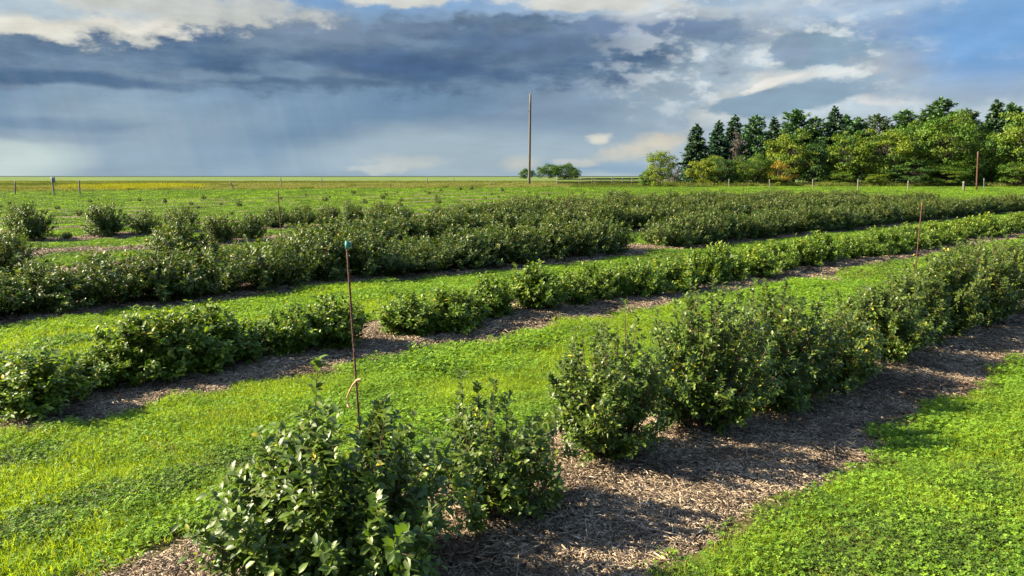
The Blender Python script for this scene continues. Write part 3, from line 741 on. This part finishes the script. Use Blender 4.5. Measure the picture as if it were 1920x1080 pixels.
d = x * Nn[0] + y * Nn[1]; t = x * U[0] + y * U[1]; z = hgt(x, y)
for i, c in enumerate(ROWS):
    m_ = np.abs(d - c) < 1.5; z[m_] = bed_z(i, d[m_], t[m_], x[m_], y[m_]) + .0
print('chips', len(x))
scatter('wood_chips', CP, np.stack([x, y, z + .002], 1), rs.choice(4, len(x), p=[.29, .29, .28, .14]), rs.uniform(0, 6.28, len(x)), sz * rs.uniform(.85, 1.15, len(x)), 'loose grey brown wood chips and straw covering the bush rows', 'wood chips')

# tall meadow grass beyond the fence
def meadow_patch(seed, m, n=260):
    r = np.random.RandomState(seed); V, q, t = blades(r, n, .8, .25, .55, .03, .25); lv = np.clip(r.beta(2, 2, n), 0, 1)
    return mesh('meadow_patch', V, [q, t], [m], False, {'lv': np.tile(lv, 2)})
MP = [meadow_patch(70, M_straw), meadow_patch(71, M_straw), meadow_patch(72, M_mgreen), meadow_patch(73, M_yellow)]
n = 9000
y = rs.uniform(84, 175, n); x = -y * .7 - 3 + rs.rand(n) * (y * .7 + 3 + 32)
ed = y - (86 + (x + 55) * .26); ok = ed > 0
x, y, ed = x[ok], y[ok], ed[ok]
f = fb(x * .15, y, .05, 90); gg = (x > 8) | (f > .62) | ((y > 148) & (y < 160)) | (rs.rand(len(x)) < .12)
pk = np.where(gg, 2, np.where(rs.rand(len(x)) < .5, 0, 1))
ye = (((x + 47) / 8) ** 2 + ((y - 97) / 7) ** 2 < 1) & (rs.rand(len(x)) < .9); pk = np.where(ye, 3, pk)
scl = np.where(ed < 5, .7, 1.0) * rs.uniform(.7, 1.25, len(x)) * np.where(ye, 1.2, 1)
scatter('meadow_grass', MP, np.stack([x, y, hgt(x, y) - .02], 1), pk, rs.uniform(0, 6.28, len(x)), scl, 'tall golden and green meadow grass beyond the fence posts', 'tall grass')
# rough weedy edge under the trees
n = 1500; x = rs.uniform(20, 95, n); y = 112.5 - (x - 20) * .05 + rs.normal(0, 1.0, n)
scatter('rough_grass', MP, np.stack([x, y, hgt(x, y) - .02], 1), np.where(rs.rand(n) < .75, 2, 0), rs.uniform(0, 6.28, n), rs.uniform(.6, 1.6, n), 'rough weeds and long grass along the foot of the trees', 'rough grass')

# ------------------------------------------------------------------ stakes, posts, pole, fence
def rod(p0, p1, r0, r1=None, sides=8, k=6):
    s = np.linspace(0, 1, k)[:, None]; P = np.array(p0)[None] * (1 - s) + np.array(p1)[None] * s
    V, q = tubes(P[None], np.linspace(r0, r1 or r0, k)[None], sides)
    V = np.vstack([V, P[0], P[-1]]); nb = len(V) - 2; a = np.arange(sides); b = np.roll(a, -1); o = (k - 1) * sides
    return V, q, np.concatenate([np.stack([b, a, np.full(sides, nb)], 1), np.stack([a + o, b + o, np.full(sides, nb + 1)], 1)])
def join(parts):
    Vs, Q, T, off = [], [], [], 0
    for V, q, t in parts:
        Vs.append(V); Q.append(np.asarray(q).reshape(-1, 4) + off); T.append(np.asarray(t).reshape(-1, 3) + off); off += len(V)
    return np.vstack(Vs), [p for p in (np.vstack(Q), np.vstack(T)) if len(p)]
def box(c, s, rot=None):
    v = np.array([(a, b, d) for a in (-.5, .5) for b in (-.5, .5) for d in (-.5, .5)]) * np.array(s)
    if rot is not None: v = v @ np.asarray(rot).T
    return v + np.array(c), np.array([[0, 1, 3, 2], [4, 6, 7, 5], [0, 4, 5, 1], [2, 3, 7, 6], [0, 2, 6, 4], [1, 5, 7, 3]]), np.zeros((0, 3), int)

def stake(top, foot, r, label, knots=True):
    foot = np.array(foot, float); top = np.array(top, float); tp = top - foot; tp[2] = top[2] - foot[2]
    parts = [rod((0, 0, -.1), tp, r, r * .95, 8, 14)]
    if knots:      # ribs of the reinforcing bar
        n = int(np.linalg.norm(tp) / .05)
        for j in range(1, n): 
            c = tp * j / n; u_ = unit(tp); parts.append(rod(c - u_ * .004, c + u_ * .004, r * 1.16, None, 8, 2))
    V, P = join(parts); o = link('garden_stake', mesh('garden_stake', V, P, [M_rust], True), None, foot)
    return tag(o, label, 'stake')
# main stake, leaning, with a teal clip at its top and a loop of tape
top = ray_at(650, 456, 5.05); ft = ray_at(683, 1000, 5.0); fx, fy = ft[0], 5.0
mid = ray_at(672, 768, 5.03); foot = mid + (mid - top) * (mid[2] / (top[2] - mid[2])) * .97
st = stake(top, foot, .0075, 'tall rusty leaning stake with teal clip, behind the nearest bush')
tpv = top - foot
V, P = join([rod(tpv * .985 + (0, 0, -.012), tpv + (0, 0, .012), .011, .010, 10, 3)])
th = np.linspace(-.5, 4.4, 14); loop = np.stack([.013 + .016 * np.cos(th), np.zeros(14), tpv[2] * 0 + .022 * np.sin(th) - .015], 1) + tpv
lv_, lq = tubes(loop[None], np.full((1, 14), .005), 6)
V2, P2 = join([(V, P[0], P[1]), (lv_, lq, np.zeros((0, 3), int))])
link('clip', mesh('clip', V2, P2, [M_teal], True), st)
def strip(pts, wd, name, m, parent):
    pts = np.array(pts, float); n = len(pts); off = np.stack([np.zeros(n), np.zeros(n), np.full(n, wd / 2)], 1); ty = np.array([0, .0015, 0])
    V = np.vstack([pts - off - ty, pts + off - ty, pts + off + ty, pts - off + ty]); a = np.arange(n - 1); Q = [np.stack([a + i * n, a + 1 + i * n, a + 1 + ((i + 1) % 4) * n, a + ((i + 1) % 4) * n], 1) for i in range(4)]
    return link(name, mesh(name, V, [np.vstack(Q)], [m], False), parent)
pt = [ray_at(a, b, 4.98) - foot for a, b in ((676, 712), (668, 714), (660, 724), (654, 736), (649, 748), (650, 758), (655, 764), (652, 752))]
strip(pt, .022, 'tape', M_tape, st)
pt = [ray_at(a, b, 5.02) - foot for a, b in ((658, 640), (664, 642), (662, 652), (665, 658))]
strip(pt, .008, 'string', M_palewood, st)
def stake_px(px, ytop, d, label, dx=0, r=.009, Y=None):
    t = row_t(px, d); x, y = xy(d, t); tp = ray_at(px, ytop, y)
    stake(tp, (tp[0] + dx, y, gz(tp[0], y)), r, label, knots=y < 12)
stake_px(1729, 380, 3.75, 'thin rusty stake rising from the right part of the nearest row', -.04, .008)
stake_px(521, 356, 18.9, 'thin dark stake standing above the left part of the third row', .06, .014)
stake_px(1066, 352, 20.2, 'thin grey stake rising from the middle of the plantation, right of the utility pole', .0, .013)
stake_px(1394, 346, 31.6, 'thin stake at the far edge of the plantation before the spruces', .0, .02)

pale_ = (1, 1)
def post(px, ytop, ybase, label, r=.07, m=None, lean=0, group=None, cat='fence post', name='fence_post', Y=None, square=False):
    x, y = ground_hit(px, ybase)
    if Y: y = Y; x = ray_at(px, ybase, Y)[0]
    z = float(hgt(x, y)); tp = ray_at(px + lean, ytop, y)
    v = tp - np.array((x, y, z))
    k = rod((0, 0, -.25), v, r * 1.06, r * .92, 4 if square else 9, 6)
    V, P = join([k]); o = link(name, mesh(name, V, P, [m or M_wood], not square), None, (x, y, z))
    return tag(o, label, cat, group)
G1 = 'old posts along the meadow edge'
post(28, 340, 366, 'grey round post at the far left of the meadow edge', group=G1)
sp = post(102, 332, 367, 'slightly leaning dark post carrying a pale blue plate', lean=-5, group=G1)
V, P = join([box((-.05, .10, 1.55), (.4, .025, .55))]); link('plate', mesh('plate', V, P, [M_sign]), sp)
post(150, 338, 365, 'dark post right of the one with the plate', lean=-2, group=G1)
post(440, 340, 356, 'short dark post leaning strongly to the left in the golden grass', lean=-9, group=G1)
post(528, 332, 354, 'straight post just right of the thin stake on the meadow edge', lean=-2, r=.06, group=G1)
post(604, 333, 353, 'upright post beyond the row of round bushes', lean=-1, r=.06, group=G1)
post(736, 344, 353, 'short stub post leaning left in the meadow grass', lean=-6, group=G1)
post(777, 348, 353, 'tiny grey stub post beside the leaning ones', group=G1, r=.05)
post(801, 334, 350, 'thin upright post halfway to the utility pole', group=G1, r=.06)
post(854, 332, 347, 'slim post leaning left with its foot bent', lean=-4, r=.06, group=G1)
post(897, 341, 349, 'first of two crossed leaning stub posts left of the pole', lean=-8, group=G1)
post(925, 340, 351, 'stub post leaning left nearest the utility pole', lean=-4, group=G1)
G2 = 'pale posts in front of the trees'
labs = ['pale post under the yellow orange tree', 'slim pale post before the low yellow bushes', 'pale post below the big yellow green tree', 'pale post before the dark green tree', 'pale thick post before the light green trees', 'pale post before the low shrubs of the wood', 'thick pale post left of the tall brown pole']
for (px, yt, yb, r_), lb in zip([(1297, 335, 351, .06), (1367, 336, 352, .06), (1443, 336, 353, .07), (1524, 336, 354, .07), (1609, 337, 356, .08), (1703, 339, 357, .08), (1807, 340, 358, .12)], labs):
    post(px, yt, yb, lb, r=r_, m=M_palewood, group=G2)
post(1845, 334, 356, 'thin grey post right of the tall brown pole', r=.05, m=M_metal, group=G2)
post(1831, 284, 357, 'tall reddish brown pole before the right hand trees', r=.09, m=M_rust, lean=3, cat='pole', name='brown_pole')

# utility pole
x, y = ground_hit(992, 350); z = float(hgt(x, y)); tp = ray_at(994.5, 176, y) - np.array((x, y, z))
V, P = join([rod((0, 0, -.5), tp, .2, .14, 14, 10)])
up_ = tag(link('utility_pole', mesh('utility_pole', V, P, [M_pole], True), None, (x, y, z)), 'tall bare wooden utility pole standing against the storm cloud', 'utility pole')
V, P = join([rod(tp - (0, 0, .2), tp + (.05, 0, .35), .035, .03, 8, 3), rod(tp + (.05, 0, .3), tp + (.05, 0, .45), .07, .05, 8, 3)])
link('insulator', mesh('insulator', V, P, [M_metal], True), up_)
V, P = join([rod(tp * .82 + (-.1, -.1, 0), tp * .82 + (-.55, -.1, .02), .02, .02, 6, 2)])
link('bracket', mesh('bracket', V, P, [M_metal], True), up_)

# corral rail fence: runs back from the pale corner post
def rail_fence(pts, label, hs=(.55, 1.05), hp=1.3, pr=.07):
    pts = [np.array((*ground_hit(a, b), 0.0)) for a, b in pts]
    for p in pts: p[2] = hgt(p[0], p[1])
    e = bpy.data.objects.new('rail_fence', None); COL.objects.link(e); e.location = pts[0]; tag(e, label, 'fence')
    for p in pts:
        V, P = join([rod((0, 0, -.2), (0, 0, hp), pr, pr * .95, 8, 3)]); link('post', mesh('post', V, P, [M_palewood], True), e, p - pts[0])
    for h_ in hs:
        pr_ = []
        for a, b in zip(pts[:-1], pts[1:]):
            v = b - a; L_ = np.linalg.norm(v[:2]); ax = unit(v); sd_ = np.array((-ax[1], ax[0], 0)); up = np.cross(ax, sd_)
            c = (a + b) / 2 - pts[0] + np.array((0, 0, h_)) - sd_ * (pr + .03) * (1 if sd_[1] > 0 else -1)
            pr_.append(box(c, (np.linalg.norm(v) - .01, .045, .13), np.stack([ax, sd_, up], 1)))
        V, P = join(pr_); link('rail', mesh('rail', V, P, [M_darkwood]), e)
rail_fence([(1045, 350.5), (1085, 350), (1110, 350), (1147, 350), (1167, 350), (1185, 349.6), (1201, 349), (1220, 348.5), (1246, 348), (1272, 347.5), (1290, 347)], 'dark two rail corral fence with pale posts, left of the trees')
rail_fence([(1090, 345.5), (1126, 345.5), (1180, 345), (1215, 344), (1240, 343), (1285, 342)], 'farther dark rail fence seen behind the corral fence', hp=1.3)

# ------------------------------------------------------------------ trees
def tree_leaf_mat(name, stops, tr=.25): return leaf_mat(name, stops, trans=tr, tcol=(1.6, 1.8, .6), rough=.6, spec=.2, big=.35)
T_green = tree_leaf_mat('broad leaf green', [(0, (0.029, 0.068, 0.008)), (.5, (0.070, 0.146, 0.014)), (1, (0.139, 0.227, 0.020))])
T_lime = tree_leaf_mat('yellowing green leaf', [(0, (0.054, 0.098, 0.011)), (.5, (0.127, 0.188, 0.013)), (1, (0.217, 0.268, 0.020))])
T_gold = tree_leaf_mat('golden leaf', [(0, (0.075, 0.121, 0.008)), (.5, (0.150, 0.202, 0.012)), (1, (0.234, 0.269, 0.020))])
T_orange = tree_leaf_mat('orange leaf', [(0, (0.112, 0.093, 0.010)), (.5, (0.200, 0.153, 0.014)), (1, (0.288, 0.204, 0.030))])
T_dark = tree_leaf_mat('dark green leaf', [(0, (0.020, 0.049, 0.012)), (.5, (0.044, 0.098, 0.020)), (1, (0.088, 0.160, 0.026))])
T_spruce = tree_leaf_mat('spruce needles', [(0, (0.022, 0.054, 0.031)), (.5, (0.048, 0.107, 0.055)), (1, (0.096, 0.179, 0.088))], .1)
T_pine = tree_leaf_mat('pine needles', [(0, (0.033, 0.079, 0.032)), (.5, (0.075, 0.158, 0.062)), (1, (0.141, 0.246, 0.091))], .12)
T_pale = tree_leaf_mat('pale pine needles', [(0, (.045, .07, .035)), (.5, (.09, .13, .065)), (1, (.15, .2, .1))], .15)
T_dead = tree_leaf_mat('dead twig', [(0, (.05, .045, .038)), (.5, (.09, .08, .07)), (1, (.13, .115, .10))], .05)

def cards(P, N, s_, r):
    n = len(P); A = unit(r.normal(0, 1, (n, 3)) + np.array([0, 0, -.2])); return leaves(P, A, N, s_, s_ * r.uniform(.55, .9, n), 1)
def limb_paths(r, pts0, pts1, k=5, wob=.12):
    s = np.linspace(0, 1, k)[None, :, None]; P = pts0[:, None] * (1 - s) + pts1[:, None] * s
    P[:, 1:-1] += r.normal(0, 1, P[:, 1:-1].shape) * wob; P[:, 1:-1, 2] -= .0
    return P
def broad_tree(seed, h, rad, mat, ncl=46, per=170, card=.26, low=.1, mat2=None, f2=0.0, stems=1, open_=0.0, top=1.0, skirt=1.0):
    """unit tree: leaf clumps of different size around an uneven crown, limbs to every clump"""
    r = np.random.RandomState(seed); hb = h * low
    ph = r.uniform(0, 6.28, ncl); u = r.uniform(-.95, 1, ncl) ; sr = np.sqrt(1 - np.clip(u, -1, 1) ** 2); sr = np.where(u < 0, sr * (1 - skirt) + skirt * (1 - .12 * np.abs(u)), sr)
    rr = r.uniform(.45, 1.0, ncl) ** .6 * (1 + .16 * np.sin(3 * ph + r.uniform(0, 6)) + .1 * np.sin(2 * ph + 5 * u))
    zc = hb + (h - hb) * (.5 + .5 * u * rr * top)
    C = np.stack([rad * sr * rr * np.cos(ph), rad * sr * rr * np.sin(ph), np.clip(zc, .3, h)], 1)
    cr = rad * r.uniform(.18, .36, ncl) * (46 / max(ncl, 46)) ** .33
    P, N, L, M = [], [], [], []
    for c, q in zip(C, cr):
        n = int(per * (q / (rad * .27)) ** 2 * (1 - open_ * r.rand()))
        v = unit(r.normal(0, 1, (n, 3))); v[:, 2] = np.where(v[:, 2] < -.3, -v[:, 2] * .6, v[:, 2])
        k = r.uniform(.35, 1.08, n) ** .5
        P.append(c + v * (q * k)[:, None] * np.array([1.1, 1.1, .92])); N.append(v * 1.0 + np.array([0, 0, .5]) + r.normal(0, .45, (n, 3)))
        L.append(card * r.uniform(.6, 1.35, n)); M.append(np.full(n, r.rand()))
    P, N, L, M = map(np.concatenate, (P, N, L, M))
    P[:, 2] = np.maximum(P[:, 2], .1)
    V, polys, own = cards(P, N, L, r)
    lv = np.clip(.25 + .35 * M + r.normal(0, .16, len(P)), 0, 1)
    mid = (M < f2).astype(int)
    me = mesh('crown', V, polys, [mat, mat2 or mat], False, {'lv': lv[own]}, mid[own])
    b0 = np.zeros((stems, 3)); b0[:, :2] = r.normal(0, .18 * (stems > 1), (stems, 2)); tpp = b0 + np.array([0, 0, h * .78]); tpp[:, :2] += r.normal(0, rad * .25, (stems, 2))
    tr = limb_paths(r, b0 - np.array([0, 0, .2]), tpp, 7, .08 * rad)
    R0 = h * .022 / math.sqrt(stems)
    v1, q1 = tubes(tr, np.linspace(R0, R0 * .25, 7)[None].repeat(stems, 0), 7)
    j = r.randint(0, stems, ncl); f_ = np.clip((C[:, 2] / (h * .78)) * r.uniform(.4, .7, ncl), .08, .85)
    st_ = b0[j] * (1 - f_[:, None]) + tpp[j] * f_[:, None]
    v2, q2 = tubes(limb_paths(r, st_, C, 5, .06 * rad), np.linspace(R0 * .4, R0 * .08, 5)[None].repeat(ncl, 0), 5)
    mt = mesh('trunk', np.vstack([v1, v2]), [np.vstack([q1, q2 + len(v1)])], [M_bark], True)
    return me, mt
def conifer(seed, h, rad, mat, whorls=24, nb=8, card=.2, shape=1.0, droop=.25, dens=26, gaps=.1, low=.04, upt=0.0, ragged=.18):
    r = np.random.RandomState(seed); B0, B1 = [], []
    for k in range(whorls):
        f = (k + r.rand() * .5) / whorls; z = h * (low + (1 - low) * f * .985); rl = rad * (1 - f) ** shape * (1 if f > .06 else .8) + .1
        for _ in range(nb if f < .8 else max(4, nb - 3)):
            if r.rand() < gaps: continue
            a = r.uniform(0, 6.28); l = rl * r.uniform(1 - ragged * 2, 1 + ragged)
            B0.append((0, 0, z)); B1.append((l * math.cos(a), l * math.sin(a), z - l * droop * r.uniform(.6, 1.3) + l * upt * r.uniform(.5, 1.5)))
    B0, B1 = np.array(B0), np.array(B1); nbch = len(B0); ln = np.linalg.norm(B1 - B0, axis=1)
    cnt = np.maximum((dens * ln / rad).astype(int) + 5, 6); ow = np.repeat(np.arange(nbch), cnt); n = len(ow)
    s = r.uniform(.12, 1.04, n) ** .75; d = unit(B1 - B0)[ow]; sd_ = np.cross(d, [0, 0, 1.0]); 
    side = r.normal(0, 1, n) * .16 * ln[ow] * (1.15 - s)
    P = B0[ow] + (B1 - B0)[ow] * s[:, None] + sd_ * side[:, None] + np.array([0, 0, 1.0]) * (r.normal(0, .07, n) - .05 * s + .06 * s ** 4)[:, None]
    P[:, 2] = np.clip(P[:, 2], .15, None)
    # leader
    nl = 30; P = np.vstack([P, np.stack([r.normal(0, .05, nl), r.normal(0, .05, nl), h * r.uniform(.93, 1.0, nl)], 1)])
    d = np.vstack([d, np.tile([0, 0, 1.0], (nl, 1))]); n += nl
    A = unit(d + r.normal(0, .5, d.shape)); N = np.array([0, 0, 1.0]) + r.normal(0, .5, d.shape); L = card * r.uniform(.7, 1.5, n)
    V, polys, own = leaves(P, A, N, L, L * r.uniform(.35, .6, n), 1)
    lv = np.clip(r.normal(.45, .2, n), 0, 1)
    me = mesh('crown', V, polys, [mat], False, {'lv': lv[own]})
    v1, q1 = tubes(limb_paths(r, np.array([[0, 0, -.2]]), np.array([[0, 0, h * .97]]), 6, .03), np.linspace(h * .017, .02, 6)[None], 7)
    v2, q2 = tubes(limb_paths(r, B0, B1, 3, .02), np.array([.04, .03, .012])[None].repeat(nbch, 0), 4)
    return me, mesh('trunk', np.vstack([v1, v2]), [np.vstack([q1, q2 + len(v1)])], [M_bark], True)

def plant_tree(name, mm, px, Y, rz, s_, label, cat, group, low=None):
    x = pos(px, Y); e = bpy.data.objects.new(name, None); COL.objects.link(e)
    e.location = (x, Y, float(hgt(x, Y))); e.rotation_euler = (0, 0, rz); e.scale = s_
    link('crown', mm[0], e); link('trunk', mm[1], e)
    return tag(e, label, cat, group)
def size(ytop, wpx, Y):
    z = ray_at(1500, ytop, Y)[2]; return z - float(hgt(40, Y)), wpx * Y / F / 2
random.seed(9)
GC = 'conifers at the back of the wood'; GD = 'broadleaf trees along the front of the wood'
SPR = [conifer(600 + j, 10, 2.0, T_spruce, 36, 13, .33, .8, .3, 34, .14, ragged=.27) for j in range(3)]
PIN = [conifer(620 + j, 10, 2.5, T_pine, 25, 12, .36, .55, -.1, 46, .18, .1, .3, .36) for j in range(3)]
PAL = [conifer(640, 10, 2.5, T_pale, 22, 10, .34, .5, -.1, 40, .2, .15, .3, .35)]
for j, (px, yt, wp, Y, kind, lab) in enumerate([
    (1303, 234, 50, 121, 0, 'dark pointed spruce at the left end of the row of conifers'),
    (1343, 227, 46, 124, 0, 'second spruce from the left, standing behind yellow shrubs'),
    (1374, 217, 50, 127, 0, 'third spruce from the left, behind the grey dead tree'),
    (1412, 218, 48, 124, 1, 'green conifer fourth from the left, broad at the shoulder'),
    (1446, 221, 46, 127, 0, 'narrow spruce just left of the big yellow green tree'),
    (1487, 206, 62, 128, 1, 'full dark pine rising behind the big yellow green tree'),
    (1522, 221, 50, 126, 1, 'pine with open branches right of the full dark pine'),
    (1557, 201, 54, 128, 0, 'tall dark spruce in the middle of the wood'),
    (1580, 216, 40, 132, 1, 'thin pine close against the tall middle spruce'),
    (1603, 222, 46, 129, 1, 'sparse pine with upturned branches right of the middle spruce'),
    (1638, 217, 60, 131, 2, 'pale thin topped pine in the gap of the wood'),
    (1688, 207, 56, 129, 1, 'pine tip showing above the light green trees'),
    (1722, 210, 50, 131, 1, 'small pine tip left of the highest pine'),
    (1752, 186, 74, 127, 1, 'highest pine with a knobbly leader above the wood'),
    (1800, 206, 60, 129, 2, 'grey green conifer right of the highest pine'),
    (1856, 190, 62, 126, 0, 'brown tipped spruce near the right edge'),
    (1884, 196, 60, 127, 1, 'pine leaning over beside the brown tipped spruce')]):
    h_, r_ = size(yt, wp, Y); bank = (SPR, PIN, PAL)[kind]; mm = bank[j % len(bank)]
    base_r = (2.0, 2.5, 2.5)[kind]
    plant_tree(('spruce_tree', 'pine_tree', 'pine_tree')[kind], mm, px, Y, random.uniform(0, 6.28), (r_ / base_r * 1.48, r_ / base_r * 1.48, h_ / 10), lab, 'tree', GC)
BR = {'lime': [broad_tree(700 + j, 8, 4, T_lime, 130, 150, .25, .02, T_green, .35) for j in range(3)],
      'green': [broad_tree(720 + j, 8, 4, T_green, 130, 150, .25, .02, T_lime, .25) for j in range(3)],
      'dark': [broad_tree(740 + j, 8, 4, T_dark, 130, 150, .25, .02, T_green, .2) for j in range(2)],
      'gold': [broad_tree(760 + j, 8, 4, T_gold, 50, 170, .3, .02, T_lime, .4) for j in range(2)],
      'orange': [broad_tree(770, 8, 4, T_orange, 34, 150, .3, .02, T_gold, .3)],
      'yellow': [broad_tree(790, 8, 4, T_lime, 60, 130, .27, .05, T_gold, .65, skirt=.3)],
      'dead': [broad_tree(780, 8, 3, T_dead, 46, 60, .3, .05, None, 0, 3)]}
for j, (px, yt, wp, Y, kind, name, lab) in enumerate([
    (1236, 284, 56, 104, 'yellow', 'young_tree', 'small yellow green tree standing alone by the corral fence'),
    (1215, 320, 40, 107, 'green', 'shrub', 'low green shrub at the foot of the lone yellow green tree'),
    (1378, 252, 44, 119, 'dead', 'dead_tree', 'grey leafless tree among the left spruces'),
    (1262, 300, 30, 112, 'dead', 'bare_sapling', 'bare sapling right of the lone yellow green tree'),
    (1318, 300, 62, 113, 'gold', 'shrub', 'golden orange shrub under the leftmost spruce'),
    (1337, 290, 56, 117, 'lime', 'shrub', 'yellow green shrub behind the golden orange one'),
    (1357, 298, 46, 112, 'dark', 'shrub', 'dark green shrub between the golden and the lime shrubs'),
    (1393, 294, 56, 112, 'lime', 'shrub', 'lime coloured shrub before the grey leafless tree'),
    (1421, 290, 58, 114, 'green', 'shrub', 'green rounded shrub left of the big yellow green tree'),
    (1480, 246, 98, 115, 'lime', 'leafy_tree', 'big yellow green tree with an orange branch in front'),
    (1462, 304, 56, 111, 'orange', 'small_tree', 'orange leaved low tree under the big yellow green tree'),
    (1522, 272, 84, 114, 'dark', 'leafy_tree', 'dark green tree right of the big yellow green tree'),
    (1590, 250, 92, 113, 'lime', 'leafy_tree', 'rounded light green tree left of the wide tree mass'),
    (1572, 322, 60, 111, 'green', 'shrub', 'low green growth under the rounded light green tree'),
    (1650, 240, 110, 113, 'lime', 'leafy_tree', 'light green tree with a yellow patch in the middle of the mass'),
    (1700, 228, 110, 115, 'green', 'leafy_tree', 'green tree shoulder to shoulder with the one with yellow patch'),
    (1762, 222, 130, 113, 'green', 'leafy_tree', 'broad green tree under the highest pine'),
    (1806, 214, 80, 119, 'green', 'leafy_tree', 'tall narrow green tree right below the highest pine'),
    (1700, 300, 100, 110, 'dark', 'shrub', 'dark green undergrowth in front of the broad green tree'),
    (1768, 312, 90, 109, 'green', 'shrub', 'low green shrub left of the tall brown pole'),
    (1640, 325, 56, 110, 'lime', 'shrub', 'pale low shrub before the light green tree'),
    (1806, 285, 70, 111, 'green', 'leafy_tree', 'small green tree behind the tall brown pole'),
    (1862, 260, 80, 115, 'dark', 'leafy_tree', 'dark green tree in the shaded gap near the right edge'),
    (1912, 206, 130, 111, 'lime', 'leafy_tree', 'tall yellow green tree at the right edge'),
    (1905, 300, 80, 108, 'green', 'leafy_tree', 'low green tree below the one at the right edge'),
    (1992, 215, 130, 112, 'green', 'leafy_tree', 'green tree past the right edge of the wood')]):
    h_, r_ = size(yt, wp, Y); bank = BR[kind]; mm = bank[j % len(bank)]
    br = 3 if kind == 'dead' else 4
    plant_tree(name, mm, px, Y, random.uniform(0, 6.28), (r_ / br * .92, r_ / br * .92, h_ / 8), lab, 'shrub' if name == 'shrub' else 'tree', GD)
FARB = [broad_tree(800 + j, 8, 8, T_dark, 44, 150, .5, 0, T_green, .5) for j in range(2)]
for px, yt, wp, Y, lab in ((988, 317, 26, 420, 'small far clump of trees just left of the big distant clump'), (1030, 309, 44, 420, 'left dome of the distant tree clump behind the pole'), (1060, 308, 44, 430, 'right dome of the distant tree clump behind the pole'), (1078, 318, 20, 425, 'low end of the distant tree clump')):
    h_, r_ = size(yt, wp, Y); plant_tree('distant_tree', FARB[px % 2], px, Y, px, (r_ / 8, r_ / 8, h_ / 8), lab, 'tree', 'distant tree clump on the horizon')
